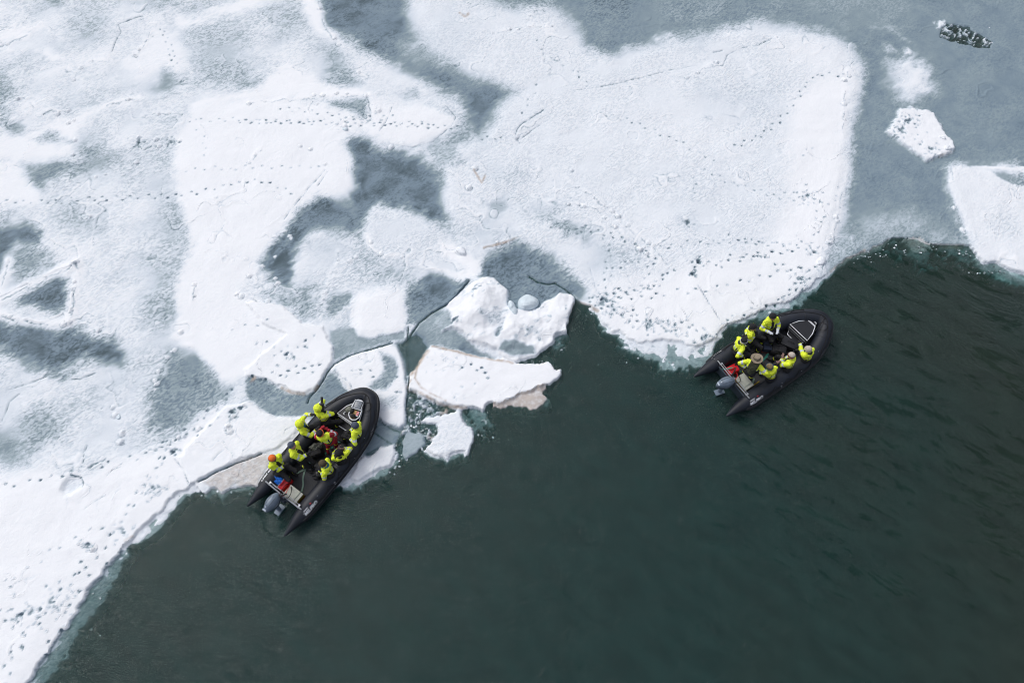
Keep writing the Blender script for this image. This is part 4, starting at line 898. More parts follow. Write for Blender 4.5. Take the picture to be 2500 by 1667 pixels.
def make_boat(tipL, tipR, bow, L_half_t, label, Zf, second):
    tl, tr, bw = tipL, tipR, bow
    mid = (tl+tr)/2; dirv = (bw-mid); dirv.z = 0; L = dirv.length; ang = math.atan2(dirv.y, dirv.x)
    root = empty('inflatable_boat', (mid.x, mid.y, 0), ang)
    tag(root, label, 'inflatable boat', 'black inflatable boats')
    inv = Matrix.Rotation(-ang, 3, 'Z')
    def loc(x, y, z): return inv @ (Zf(x, y, z)-Vector((mid.x, mid.y, 0)))     # survey pixel -> boat frame
    hb, r = L_half_t
    yc = hb-r
    k = L/5.7
    ctr = [(0, yc+.02, .34, .025), (.28*k, yc+.01, .32, .10), (.62*k, yc, .30, .185), (.98*k, yc, .29, .25), (1.25*k, yc, .29, r), (2.2*k, yc+.01, .30, r), (3.2*k, yc, .32, r),
           (3.75*k, yc-.02, .35, r), (4.25*k, yc*.90, .39, r), (4.75*k, yc*.70, .44, r*.98), (5.15*k, yc*.44, .48, r*.96), (5.38*k, yc*.20, .50, r*.95), (5.42*k, 0, .50, r*.95)]
    pth = [Vector(c[:3]) for c in ctr]; sp = smooth_path(pth, 5)
    rad = [ctr[i//5][3]+(ctr[min(i//5+1, len(ctr)-1)][3]-ctr[i//5][3])*((i % 5)/5) for i in range(len(sp))]
    full = sp+[Vector((p.x, -p.y, p.z)) for p in sp[::-1][1:]]; fr = rad+rad[::-1][1:]
    mb = MB(); mb.sweep(full, fr, 28); tube = mb.build('tube', M['tube'], root)
    def onTube(s, side, an, lift=0.0):
        """point on the tube skin: s metres from the stern, side +-1, an = angle outward from the top"""
        for i in range(len(sp)-1):
            if sp[i+1].x >= s or i == len(sp)-2:
                t = min(1, max(0, (s-sp[i].x)/max(1e-6, sp[i+1].x-sp[i].x))); c = sp[i].lerp(sp[i+1], t); rr = rad[i]*(1-t)+rad[i+1]*t
                d = (sp[i+1]-sp[i]); d.z = 0; d.normalize(); break
        out = Vector((-d.y, d.x, 0)); c = Vector((c.x, c.y, c.z)); p = c+(out*math.sin(an)+Vector((0, 0, 1))*math.cos(an))*(rr+lift)
        return Vector((p.x, p.y*side, p.z))
    def skin(i, an, lift):
        a = full[max(i-1, 0)]; b = full[min(i+1, len(full)-1)]; d = (b-a); d.z = 0; d.normalize(); out = Vector((-d.y, d.x, 0))
        return full[i]+(out*math.sin(an)+Vector((0, 0, 1))*math.cos(an))*(fr[i]+lift)
    N = len(full); i0 = 12
    for an, w_ in ((R(66), .022), (R(92), .028)):
        s = MB(); s.sweep([skin(i, an, .004) for i in range(i0, N-i0)], w_, 8, flat=.6); s.build('rubbing_strake', M['tube2'], root)
    # panel seams of the fabric tube
    for j in range(20, N-20, 9):
        s = MB(); ring = [skin(j, R(a), .001) for a in range(-70, 100, 10)]; s.sweep(ring, .006, 5); s.build('seam', M['tube2'], tube)
    # grab ropes, sagging between patches
    for sd in (1, -1):
        s = MB(); pts = []
        x = 1.5*k
        while x < 4.9*k:
            for q in range(8):
                t = q/8; pts.append(onTube(x+t*.55, sd, R(28+30*math.sin(math.pi*t)), .012))
            x += .55
        s.sweep(pts, .010, 6)
        s.build('grab_rope', M['rope'], root)
    for sd in (1, -1):
        s = MB(); pts = [onTube(x, sd, R(52+5*math.sin(x*3)), .012) for x in np.arange(.9*k, 2.9*k, .12)]; s.sweep(pts, .009, 6); s.build('lifeline', M['rope'], root)
    # bow line: a triangle of rope and a loose coil
    s = MB(); tip = Vector((5.42*k, 0, .5+r)); a1 = onTube(4.55*k, 1, R(-10), .01); a2 = onTube(4.55*k, -1, R(-10), .01)
    s.sweep(smooth_path([onTube(4.0*k, 1, R(40), .01), onTube(4.8*k, 1, R(20), .012), tip, onTube(4.8*k, -1, R(20), .012), onTube(4.0*k, -1, R(40), .01)], 6), .013, 6)
    s.sweep([tip+Vector((-.02, 0, .01)), tip+Vector((-.35, -.12, .0)), tip+Vector((-.7, -.2, -.06))], .012, 6)
    c0 = tip+Vector((-.32, -.22 if second else -.3, -.01)); s.sweep([c0+Vector((.17*math.cos(t), .13*math.sin(t), .0)) for t in np.linspace(0, 6.2, 22)], .009, 6)
    s.build('bow_line', M['rope'], root)
    # floor, transom and rails
    fx0, fx1 = .98*k, 4.75*k
    yi = yc-r*.55
    s = MB(); s.prism([(fx0, -yi), (4.0*k, -yi), (4.7*k, -yi*.6), (5.1*k, -yi*.25), (5.1*k, yi*.25), (4.7*k, yi*.6), (4.0*k, yi), (fx0, yi)], .04, .11); s.build('floor', M['floor'], root, smooth=False, bevel=.01)
    s = MB(); s.box((fx0, 0, .26), (.05, 2*yi+.12, .40)); s.box((fx0-.04, 0, .44), (.05, .42, .30)); s.build('transom', M['cowldark'], root, smooth=False, bevel=.008)
    s = MB(); s.sweep([(fx0+.02, -yc*.98, .60), (fx0, 0, .60), (fx0+.02, yc*.98, .60)], .022, 8); s.sweep([(fx0+.09, -yc*.80, .585), (fx0+.09, yc*.80, .585)], .013, 8)
    for y in (-yc*.8, yc*.8): s.box((fx0+.05, y, .58), (.12, .05, .035))
    s.build('transom_rail', M['alu'], root)
    # bow locker: low step and raised top, both edged in white
    def outline(poly, z, w_, nm, par, closed=True):
        s = MB(); s.sweep([(p.x, p.y, z) for p in poly], w_, 6, flat=.45, closed=closed); s.build(nm, M['white'], par)
    if second:
        top = [(1352, 322), (1466, 280), (1578, 266), (1672, 352), (1640, 442), (1572, 530)]; nose = [(1592, 265), (1640, 262), (1688, 308), (1676, 345)]
        step = [(1345, 372), (1319, 450), (1428, 556), (1545, 558), (1560, 545)]
    else:
        top = [(940, 315), (1030, 245), (1110, 213), (1150, 192), (1195, 215), (1175, 330), (1148, 410), (1090, 418)]; nose = None
        step = [(950, 345), (945, 432), (1035, 492), (1060, 485), (1085, 440)]
    zt, zs = .62, .36
    tp = [loc(a, b, zt) for a, b in top]; stp = [loc(a, b, zs) for a, b in step]
    s = MB(); s.prism([(p.x, p.y) for p in tp], .12, zt-.008); lk = s.build('bow_locker', M['blackhard'], root, smooth=False)
    outline(tp, zt, .016, 'trim', lk)
    s = MB(); s.prism([(p.x, p.y) for p in stp], .12, zs-.008); s.build('locker_step', M['blackhard'], lk, smooth=False)
    outline(stp, zs, .016, 'trim', lk)
    if nose:
        nz = [loc(a, b, zt-.02) for a, b in nose]; s = MB(); s.prism([(p.x, p.y) for p in nz], .3, zt-.028); s.build('locker_nose', M['blackhard'], lk, smooth=False); outline(nz, zt-.02, .014, 'trim', lk)
    a, b = tp[0], tp[-1]; nrm = Vector((-1, 0, 0))
    s = MB(); pa, pb = a.lerp(b, .04), a.lerp(b, .96)
    s.sweep([(pa.x-.03, pa.y, zt-.10), (pb.x-.03, pb.y, zt-.10)], .022, 6); s.sweep([(pa.x-.035, pa.y, zt-.2), (pb.x-.035, pb.y, zt-.2)], .012, 6); s.build('locker_rail', M['alu'], lk)
    # maker's lettering on the tubes
    def lettering(txt, size, s0, side, an0, par, m='white', nm='lettering', shear=.2):
        v, f = text_mesh(txt, size, shear); mb = MB(); vs = []
        for x, y in v:
            xs = s0+x if side < 0 else s0-x
            vs.append(onTube(xs, side, an0-y/r if True else 0, .004))
        mb.add(vs, f); mb.build(nm, M[m], par, smooth=False)
    lettering('MILPRO', .155, 1.22*k, -1, R(50), tube)
    lettering('ZODIAC', .05, 1.08*k, -1, R(21), tube)
    lettering('MILPRO', .155, 1.22*k, 1, R(72 if second else 50), tube)
    mb = MB(); vs = [onTube(1.33*k+a, -1, R(18)-b, .006) for a, b in ((-.035, 0), (.035, .0), (.0, .14))]; mb.add(vs, [(0, 1, 2)]); mb.build('logo_mark', M['red'], tube, smooth=False)
    lettering('MILPRO', .08, 4.42*k, -1, R(74), tube)
    for sd in (1, -1):
        for x in (1.0, 1.6, 2.5, 3.4, 4.2):
            mb = MB(); mb.ball(onTube(x*k+rng.uniform(-.1, .1), sd, R(rng.uniform(10, 60)), .004), .014, 6, 4); mb.build('valve', M['alu'], tube)
    p0 = onTube(2.35*k, -1, R(55), .01); mb = MB(); mb.sweep([p0+Vector((.035*math.cos(t), .02*math.sin(t)*1.0, .03*math.sin(t))) for t in np.linspace(0, 5.8, 14)], .007, 6, closed=True); mb.build('tow_ring', M['alu'], tube)
    # outboard motor
    cx = loc(*((530, 1065) if second else (297, 1190)), .78); lg = loc(*((450, 1182) if second else (372, 1262)), .10)
    om = MB()
    def cow(q):
        f = 1-.30*max(0, -q.x/.37)-.12*max(0, q.x/.37)
        return Vector((q.x, q.y*f, q.z*(1 if q.z > 0 else .75)))
    yaw = math.atan2(-cx.y*0+ (cx.y-0), -(fx0-cx.x)) if False else (R(-14) if second else R(4))
    rotm = Matrix.Rotation(yaw, 3, 'Z')
    om.ball(cx, (.34, .185, .22), 28, 16, rot=rotm, fn=cow)
    mo = om.build('outboard_motor', M['cowl'], root)
    s = MB(); s.ball(cx+Vector((0, 0, -.13)), (.325, .192, .14), 28, 12, rot=rotm, fn=cow); s.build('cowling_base', M['cowldark'], mo)
    s = MB()
    for dy in (-.07, 0, .07): s.sweep([cx+rotm @ Vector((-.20, dy, .195)), cx+rotm @ Vector((.2, dy*1.2, .205))], .006, 5)
    s.build('cowling_rib', M['cowldark'], mo)
    s = MB(); s.ball(cx+rotm @ Vector((-.20, .0, .19)), (.022, .022, .02), 10, 6); s.box(cx+rotm @ Vector((-.30, 0, .13)), (.035, .13, .03), rot=rotm @ Matrix.Rotation(R(-35), 3, 'Y')); s.build('badge', M['silver'], mo)
    v, f = text_mesh('YAMAHA', .045, 0)
    for sgn in (-1, 1):
        mb = MB(); mb.add([cx+rotm @ Vector((sgn*-x if sgn > 0 else x, sgn*(.186-.012*abs(x)*8)*.97 + 0, -.06+y)) for x, y in v], f); mb.build('lettering', M['white'], mo, smooth=False)
    s = MB(); s.sweep([cx+Vector((.0, 0, -.2)), cx.lerp(lg, .5), lg], [.12, .09, .06], 12, flat=.7); s.box(lg+Vector((0, 0, -.0)), (.34, .20, .02), rot=rotm); s.ball(lg+Vector((0, 0, -.28)), (.26, .055, .055), 14, 8)
    s.sweep([lg, lg+Vector((0, 0, -.28))], .045, 8, flat=.6); s.build('lower_unit', M['alu' if False else 'cowl'], mo)
    s = MB(); s.box((fx0-.09, 0, .50), (.14, .30, .22)); s.box((fx0-.03, 0, .63), (.08, .24, .06)); s.build('mounting_bracket', M['cowldark'], mo, smooth=False, bevel=.01)
    th = loc(*((655, 905) if second else (440, 1105)), .9); s = MB(); s.sweep([cx+rotm @ Vector((.3, 0, 0)), (cx+th)/2+Vector((.05, 0, .03)), th], [.035, .028, .024], 10)
    s.build('tiller', M['black'], mo)
    s = MB()
    for q in range(3):
        s.sweep(smooth_path([(fx0-.1, -.1+q*.09, .62), (fx0+.1, -.2+q*.16, .66), (fx0+.3, -.05+q*.13, .5), (fx0+.42, .2, .3)], 5), .012, 6, mi=q % 2)
    s.build('fuel_hose', [M['rope'], M['red']], root)
    # webbing straps across the floor
    def strap(pix, z, m, w_=.028):
        s = MB(); s.sweep([loc(a, b, z)+Vector((0, 0, .004)) for a, b in pix], w_, 6, flat=.12); s.build('floor_strap', M[m], root)
    if second:
        strap([(1290, 470), (1275, 515), (1240, 560), (1180, 590)], .14, 'green', .02); strap([(1080, 690), (1040, 740), (1000, 790), (985, 810)], .13, 'green', .03); strap([(1075, 700), (1060, 745), (1010, 775)], .14, 'green', .015)
        strap([(895, 1010), (880, 1060), (870, 1090)], .13, 'palegreen', .03)
        mb = MB(); a = loc(960, 1050, .12); b = loc(800, 1160, .12); mb.sweep([a, b], .02, 5); mb.build('floor_edge', M['ochre'], root)
    else:
        strap([(925, 470), (905, 500)], .13, 'green'); strap([(1035, 550), (990, 580), (950, 605)], .13, 'green'); strap([(895, 645), (870, 670)], .13, 'green'); strap([(830, 700), (815, 720)], .13, 'green'); strap([(690, 785), (665, 800)], .13, 'green', .034)
        strap([(625, 850), (600, 875), (560, 895), (525, 912)], .13, 'palegreen', .03); strap([(628, 860), (612, 905), (600, 960), (605, 1010), (592, 1075), (570, 1105)], .13, 'palegreen', .028)
        mb = MB(); a = loc(650, 1120, .12); b = loc(600, 1160, .12); mb.sweep([a, b], .012, 5); mb.build('floor_edge', M['redcloth'], root)
    return root, loc, ang

B1, loc1, ang1 = make_boat(Z1(40, 1222, .34), Z1(432, 1526, .34), Z1(1283, 98, .55), (1.05, .275),
    'black inflatable boat carrying eight people, nosed against the broken ice floes', Z1, False)
B2, loc2, ang2 = make_boat(Z2(112, 1000, .34), Z2(552, 1482, .34), Z2(1838, 225, .55), (1.10, .275),
    'black inflatable boat carrying seven people, beside the rounded tip of the widest floe', Z2, True)
print('boats', ang1*57.3, ang2*57.3)

# ------------------------------------------------------------------ gear in the boats
def placed(name, p, rz, label, cat, group=None): return tag(empty(name, p, rz), label, cat, group)
def gear_box(name, label, cat, p, rz, size, m, lid=None, handle=True, extras=None, soft=0.0):
    t = placed(name, p, rz, label, cat); sx, sy, sz = size
    s = MB(); s.box((0, 0, sz*.45), (sx, sy, sz*.9), taper=1-soft); s.build('body', M[m], t, bevel=min(size)*.18)
    s = MB(); s.box((0, 0, sz*.93), (sx*(1.02-soft), sy*(1.02-soft), sz*.14)); s.build('lid', M[lid or m], t, bevel=.012)
    if handle:
        s = MB(); s.sweep(smooth_path([(-sx*.18, 0, sz), (-sx*.12, 0, sz+.05), (sx*.12, 0, sz+.05), (sx*.18, 0, sz)], 4), .012, 6); s.build('handle', M['rope'], t)
    return t
# petrol tank with straps (each boat)
def tank(Zf, c, rz, label):
    t = placed('fuel_tank', Zf(*c, .12), rz, label, 'fuel tank', 'red fuel tanks by the transoms')
    s = MB(); s.box((0, 0, .13), (.50, .33, .26), taper=.88); s.build('body', M['red'], t, bevel=.05)
    s = MB(); s.ball((.16, .08, .27), (.035, .035, .03), 12, 6); s.build('cap', M['rope'], t)
    s = MB(); s.sweep(smooth_path([(-.12, 0, .26), (-.08, 0, .32), (.06, 0, .32), (.1, 0, .26)], 4), .016, 8); s.build('handle', M['red'], t)
    return t
tank(Z1, (432, 1015), ang1-.0, 'red fuel tank behind the blue bag in the left boat')
tank(Z2, (595, 925), ang2-.1, 'red fuel tank under a green strap beside the motor of the right boat')
def battery(Zf, c, rz, label):
    t = placed('storage_box', Zf(*c, .12), rz, label, 'storage box', 'beige storage boxes at the transoms')
    s = MB(); s.box((0, 0, .13), (.36, .52, .26)); s.build('body', M['ochre'], t, bevel=.02)
    s = MB(); s.box((0, 0, .275), (.375, .535, .05)); s.build('lid', M['beige'], t, bevel=.012)
    for y in (-.17, .17): s = MB(); s.box((-.185, y, .26), (.02, .05, .05)); s.build('latch', M['alu'], t, smooth=False)
    s = MB(); s.sweep([(.2, -.16, .1), (.19, -.16, .303), (-.19, -.16, .303), (-.2, -.16, .1)], .022, 6, flat=.15, up=(0, 1, 0)); s.build('strap', M['palegreen'], t)
    return t
battery(Z1, (530, 1128), ang1, 'beige lidded storage box with yellow side at the transom of the left boat')
battery(Z2, (740, 1092), ang2, 'beige lidded storage box beside the motor of the right boat')
# blue bag in a wire crate
t = placed('gear_crate', Z1(345, 968, .13), ang1, 'open wire crate with a bright blue bag inside, next to the red tank', 'crate')
s = MB(); s.box((0, 0, .15), (.34, .56, .28)); s.build('liner', M['black'], t, bevel=.03)
s = MB()
for z in (.31, .2): s.sweep([(-.19, -.3, z), (.19, -.3, z), (.19, .3, z), (-.19, .3, z)], .012, 6, closed=True)
s.build('frame', M['alu'], t)
t = placed('blue_bag', Z1(348, 968, .34), ang1+.1, 'crumpled bright blue bag lying in the wire crate', 'bag')
s = MB(); s.ball((0, 0, .06), (.15, .24, .10), 20, 12, fn=lambda q: Vector((q.x*(1+.15*math.sin(q.y*30)), q.y, q.z+.02*math.sin(q.x*45+q.y*20)))); s.build('bag_body', M['blue'], t)
s = MB(); s.sweep(smooth_path([(-.1, -.18, .12), (0, -.05, .19), (.05, .1, .18), (.02, .2, .1)], 4), .014, 6); s.build('drawstring', M['blue'], t)
# backpack and camouflage cloth, left boat
def backpack(p, rz, size, label, m='black', trim='rope', extra=None):
    t = placed('backpack', p, rz, label, 'backpack'); sx, sy, sz = size
    s = MB(); s.box((0, 0, sz*.5), (sx, sy, sz), taper=.86); s.build('body', M[m], t, bevel=sz*.28)
    s = MB(); s.box((sx*.16, 0, sz*1.0), (sx*.5, sy*.72, sz*.24), taper=.8); s.build('front_pocket', M[m], t, bevel=.025)
    for y in (-1, 1):
        s = MB(); s.sweep(smooth_path([(-sx*.45, y*sy*.2, sz*.7), (-sx*.2, y*sy*.26, sz*1.12), (sx*.2, y*sy*.3, sz*1.16), (sx*.46, y*sy*.25, sz*.6)], 4), .018, 6, flat=.35); s.build('shoulder_strap', M[trim], t)
    s = MB(); s.sweep(smooth_path([(-sx*.47, -.06, sz*.8), (-sx*.56, 0, sz*.95), (-sx*.47, .06, sz*.8)], 4), .012, 6); s.build('handle', M[trim], t)
    return t
backpack(Z1(742, 715, .12), ang1-.6, (.50, .40, .30), 'bulky black backpack on the floor in the middle of the left boat')
t = placed('camouflage_cloth', Z1(735, 642, .40), ang1, 'crumpled camouflage cloth heaped on the black backpack', 'cloth')
s = MB(); s.ball((0, 0, .03), (.12, .22, .09), 22, 12, rot=Matrix.Rotation(.9, 3, 'Z'), fn=lambda q: Vector((q.x*(1+.3*math.sin(q.y*28)), q.y*(1+.2*math.sin(q.x*40)), q.z*(1+.5*math.sin(q.x*35+q.y*25))))); s.build('cloth', M['camo'], t)
backpack(Z2(1185, 680, .12), ang2-.9, (.58, .42, .30), 'large black backpack between the seated passengers of the right boat')
t = gear_box('equipment_case', 'long dark equipment case behind the white-edged locker', 'case', Z2(1322, 605, .12), ang2-1.05, (.62, .36, .32), 'blackhard')
s = MB(); s.box((.2, -.183, .2), (.05, .01, .03)); s.build('clasp', M['silver'], t, smooth=False)
t = gear_box('cool_bag', 'small navy bag with reddish trim on the boat floor', 'bag', Z2(1036, 632, .12), ang2-.65, (.30, .34, .26), 'navy', soft=.08)
s = MB(); s.box((0, 0, .03), (.315, .355, .05)); s.build('base_trim', M['maroon'], t, bevel=.01)
backpack(Z2(845, 668, .12), ang2+.4, (.36, .32, .24), 'small black rucksack at the feet of the passenger in a striped cap')
# rescue tray on the bow locker of the left boat
p = Z1(1130, 292, .66); a_ = Z1(1165, 210, .66); b_ = Z1(1095, 385, .66); rz = math.atan2(a_.y-b_.y, a_.x-b_.x); L_ = (a_-b_).length
t = placed('tool_tray', p, rz, 'open white-rimmed carry tray with a grey lid lying on the bow locker', 'tray')
rim = [(L_*.52, -.10), (L_*.55, -.03), (L_*.55, .06), (L_*.50, .15), (0, .20), (-L_*.32, .19), (-L_*.50, .10), (-L_*.55, 0), (-L_*.50, -.10), (-L_*.32, -.18), (0, -.18)]
s = MB(); s.prism([(x*.97, y*.95) for x, y in rim], 0, .05); s.build('tray_body', M['blackhard'], t, bevel=.01)
s = MB(); s.sweep([(x, y, .075) for x, y in rim], .020, 8, closed=True); s.build('rim', M['white'], t)
s = MB(); s.box((L_*.27, .0, .085), (L_*.46, .27, .035)); s.build('lid', M['glass'], t, bevel=.02)
s = MB(); s.sweep([(L_*.04, -.155, .10), (L_*.5, -.13, .10), (L_*.5, .15, .10), (L_*.04, .165, .10)], .016, 8, closed=True); s.build('lid_frame', M['white'], t)
s = MB(); s.box((-L_*.25, .03, .062), (L_*.44, .13, .03)); s.build('wooden_insert', mat('plywood', (.42, .26, .09), .6), t, smooth=False)
s = MB(); s.box((-L_*.18, -.09, .075), (.16, .07, .05), mi=0)
for q in range(3): s.box((-L_*(.10+.07*q), -.09, .103), (.03, .072, .006), mi=1)
s.build('label', [M['white'], M['red']], t, smooth=False)
s = MB(); s.ball((-L_*.1, .11, .09), (.10, .06, .06), 12, 8); s.ball((-L_*.35, .02, .09), (.08, .08, .05), 12, 8); s.build('black_tool', M['rope'], t)
t = placed('helmet', Z1(1062, 285, .64), 0, 'grey camouflage helmet on the bow locker beside the tray', 'helmet')
s = MB(); s.ball((0, 0, .04), (.15, .12, .12), 20, 12); s.build('shell', M['camo'], t)
s = MB(); s.sweep([(-.14, -.06, .0), (-.2, -.12, .0), (-.16, -.16, .0)], .018, 6); s.build('chin_strap', M['alu'], t)

# ------------------------------------------------------------------ people
def capsule(mb, a, b, ra, rb, n=10):
    a = Vector(a); b = Vector(b); d = b-a
    if d.length < 1e-4: d = Vector((0, 0, 1e-3))
    t = d.normalized(); u = t.orthogonal().normalized(); w_ = t.cross(u); rings = []
    for k in range(4): q = math.pi/2*(k/4); rings.append((a-t*math.cos(q)*ra, math.sin(q)*ra))
    rings.append((a, ra)); rings.append((b, rb))
    for k in range(1, 5): q = math.pi/2*(k/4); rings.append((b+t*math.sin(q)*rb, math.cos(q)*rb))
    vs = []; fs = []
    for c, r_ in rings:
        r_ = max(r_, 1e-4)
        for k in range(n): an = 2*math.pi*k/n; vs.append(c+(u*math.cos(an)+w_*math.sin(an))*r_)
    m_ = len(rings)
    for i in range(m_-1):
        for k in range(n): fs.append((i*n+k, i*n+(k+1) % n, (i+1)*n+(k+1) % n, (i+1)*n+k))
    fs.append(tuple(range(n))[::-1]); fs.append(tuple(range((m_-1)*n, m_*n)))
    mb.add(vs, fs)
def ik(a, b, l1, l2, pole):
    d = b-a; L = d.length; mx = (l1+l2)*.995
    if L > mx: b = a+d*(mx/L); d = b-a; L = mx
    t = d.normalized(); x = (l1*l1-l2*l2+L*L)/(2*L); h = math.sqrt(max(0, l1*l1-x*x))
    pl = pole-t*pole.dot(t)
    if pl.length < 1e-4: pl = Vector((0, 0, -1))
    return a+t*x+pl.normalized()*h, b
def person(label, group, H, Pv, face, hands, feet, look=None, jacket='yellow', sleeve=None, cap='darkwool', capstyle='beanie', trousers='black', glove='black', knee_pole=None, hood=True, lower='black', collar=None, scarf=None, back_dark=False, elbow=None, stripe=True):
    """H head centre, Pv pelvis (world points); face = heading in degrees"""
    F = Vector((math.cos(R(face)), math.sin(R(face)), 0)); Lf = Vector((-F.y, F.x, 0)); up = Vector((0, 0, 1))
    Lk = F if look is None else Vector((math.cos(R(look)), math.sin(R(look)), 0))
    org = Vector((Pv.x, Pv.y, min(feet[0].z, feet[1].z)))
    sp_ = (H-Pv); spl = sp_.normalized()
    Nk = H-spl*.15-F*.02; C = Pv.lerp(Nk, .62); SH = Pv.lerp(Nk, .88)
    bones = []   # a, b, ra, rb, kind
    def B(a, b, ra, rb, kind): bones.append((Vector(a), Vector(b), ra, rb, kind))
    B(Pv-Lf*.06, Pv+Lf*.06, .15, .15, 'hip'); B(Pv, C, .15, .155, 'torso')
    B(C-Lf*.07-F*.01, SH-Lf*.10, .135, .115, 'torso'); B(C+Lf*.07-F*.01, SH+Lf*.10, .135, .115, 'torso'); B(SH-Lf*.165, SH+Lf*.165, .09, .09, 'torso')
    B(SH, Nk, .10, .07, 'collar'); B(Nk, H-spl*.02, .06, .07, 'neck')
    B(H-spl*.035+Lk*.015, H+spl*.03, .088, .10, 'head'); B(H-spl*.05+Lk*.07, H-spl*.03+Lk*.085, .035, .03, 'face'); B(H+Lk*.09+spl*.01, H+Lk*.108-spl*.012, .014, .017, 'face')
    Ls = Vector((-Lk.y, Lk.x, 0))
    for s_ in (-1, 1): B(H+Ls*.096*s_-spl*.02, H+Ls*.100*s_+spl*.02, .016, .018, 'face')
    if hood: B(SH-F*.07-Lf*.07+up*.03, SH-F*.07+Lf*.07+up*.03, .085, .085, 'hood')
    skull = []
    for s_, hd in ((-1, hands[0]), (1, hands[1])):        # right hand first, then left
        sh = SH+Lf*.20*s_
        pole = (-up*.7+Lf*s_*.8-F*.3) if elbow is None else elbow
        e_, hh = ik(sh, hd, .30, .27, pole)
        B(sh, e_, .082, .068, 'upper'); B(e_, hh, .068, .052, 'fore')
        dv = (hh-e_).normalized(); sd = dv.cross(up)
        sd = sd.normalized() if sd.length > .1 else Lf
        palm = hh+dv*.085; B(hh+dv*.02, palm, .036, .034, 'hand')
        for q in range(4):
            o = sd*(q-1.5)*.021; ln = (.06, .072, .068, .052)[q]
            k1 = palm+o+dv*.03; k2 = k1+(dv*.75-up*.45).normalized()*ln*.55; k3 = k2+(dv*.2-up*.9).normalized()*ln*.5
            B(palm+o*.8, k1, .0125, .0115, 'hand'); B(k1, k2, .0115, .0105, 'hand'); B(k2, k3, .0105, .009, 'hand')
        tb = hh+dv*.045-sd*s_*.03; B(tb, tb-sd*s_*.035+dv*.025-up*.01, .014, .012, 'hand'); B(tb-sd*s_*.035+dv*.025-up*.01, tb-sd*s_*.03+dv*.055-up*.025, .012, .010, 'hand')
    for s_, ft in ((-1, feet[0]), (1, feet[1])):
        hp = Pv+Lf*.10*s_; ank = ft+up*.09
        kn, an_ = ik(hp, ank, .44, .43, (knee_pole or (F*1.0+up*.8+Lf*s_*.25)))
        B(hp, kn, .105, .075, 'thigh'); B(kn, an_, .074, .056, 'shin'); toe = an_-up*.035
        B(toe-F*.03, toe+F*.15, .050, .046, 'boot')
    mb = MB()
    for a, b, ra, rb, kd in bones: capsule(mb, a-org, b-org, ra, rb, 12)
    me = bpy.data.meshes.new('person'); me.from_pydata([tuple(v) for v in mb.v], [], mb.f); me.update()
    o = bpy.data.objects.new('person', me); COL.objects.link(o)
    rm = o.modifiers.new('r', 'REMESH'); rm.mode = 'VOXEL'; rm.voxel_size = .0145; rm.use_smooth_shade = True
    sm = o.modifiers.new('s', 'SMOOTH'); sm.factor = .5; sm.iterations = 2
    dg = bpy.context.evaluated_depsgraph_get(); me2 = bpy.data.meshes.new_from_object(o.evaluated_get(dg)); o.modifiers.clear(); o.data = me2; bpy.data.meshes.remove(me); me2.name = 'person'
    slots = [jacket, lower, 'silver', 'skin', glove, trousers, 'boot', 'yellow', cap, sleeve or jacket, 'eye']
    me2.materials.clear()
    for s_ in slots: me2.materials.append(M[s_])
    n = len(me2.polygons); cen = np.empty(n*3); me2.polygons.foreach_get('center', cen); cen = cen.reshape(-1, 3)
    # cloth folds
    nv = len(me2.vertices); co = np.empty(nv*3); me2.vertices.foreach_get('co', co); co = co.reshape(-1, 3)
    nrm = np.empty(nv*3); me2.vertices.foreach_get('normal', nrm); nrm = nrm.reshape(-1, 3)
    best = np.full(n, 1e9); bi = np.zeros(n, int); bt = np.zeros(n); bvn = np.full(nv, 1e9); bvi = np.zeros(nv, int)
    for i, (a, b, ra, rb, kd) in enumerate(bones):
        A_ = np.array(a-org); D_ = np.array(b-a); L2 = max(1e-8, float(D_ @ D_))
        for C_, bst, which in ((cen, best, 0), (co, bvn, 1)):
            t_ = np.clip(((C_-A_) @ D_)/L2, 0, 1); dd = np.linalg.norm(C_-A_-t_[:, None]*D_, axis=1)-(ra+(rb-ra)*t_)
            m_ = dd < bst; bst[m_] = dd[m_]
            if which == 0: bi[m_] = i; bt[m_] = t_[m_]
            else: bvi[m_] = i
    kinds = np.array([b[4] for b in bones]); cloth = np.isin(kinds[bvi], ['torso', 'upper', 'fore', 'thigh', 'shin', 'hip', 'hood'])
    sd_ = rng.uniform(0, 9, 3)
    wv = np.sin(co[:, 0]*46+np.sin(co[:, 2]*33+sd_[0])*1.6+sd_[1])*np.sin(co[:, 1]*39+np.sin(co[:, 0]*27)*1.4+sd_[2])+.6*np.sin(co[:, 2]*62+co[:, 0]*30+sd_[0])
    co += nrm*(wv*.0065*cloth)[:, None]; me2.vertices.foreach_set('co', co.ravel())
    K = kinds[bi]; mi = np.zeros(n, int)
    tors = np.isin(K, ['torso']); hgt = ((cen-np.array(Pv-org)) @ np.array(spl))/max(.1, (Nk-Pv).length)
    mi[tors] = np.where(hgt[tors] < .34, 1, 0); band = tors & (hgt > .50) & (hgt < .585); 
    if stripe: mi[band] = 2
    mi[tors & (hgt > .27) & (hgt < .31)] = 7
    fd = (cen-np.array(C-org)) @ np.array(F); lat = (cen-np.array(C-org)) @ np.array(Lf)
    mi[tors & (fd > .06) & (abs(lat) < .055) & (hgt > .3)] = 1                 # open dark front
    mi[tors & (fd < -.05) & (abs(abs(lat)-.10) < .018) & (hgt < .72) & (hgt > .3)] = 1          # lifejacket harness on the back
    if back_dark: mi[tors & (abs(lat) < .15)] = 1
    mi[K == 'hip'] = 5; mi[K == 'collar'] = 1; mi[K == 'neck'] = 3; mi[K == 'face'] = 3
    up_ = K == 'upper'; mi[up_] = 9; mi[up_ & (bt > .52) & (bt < .78)] = 2
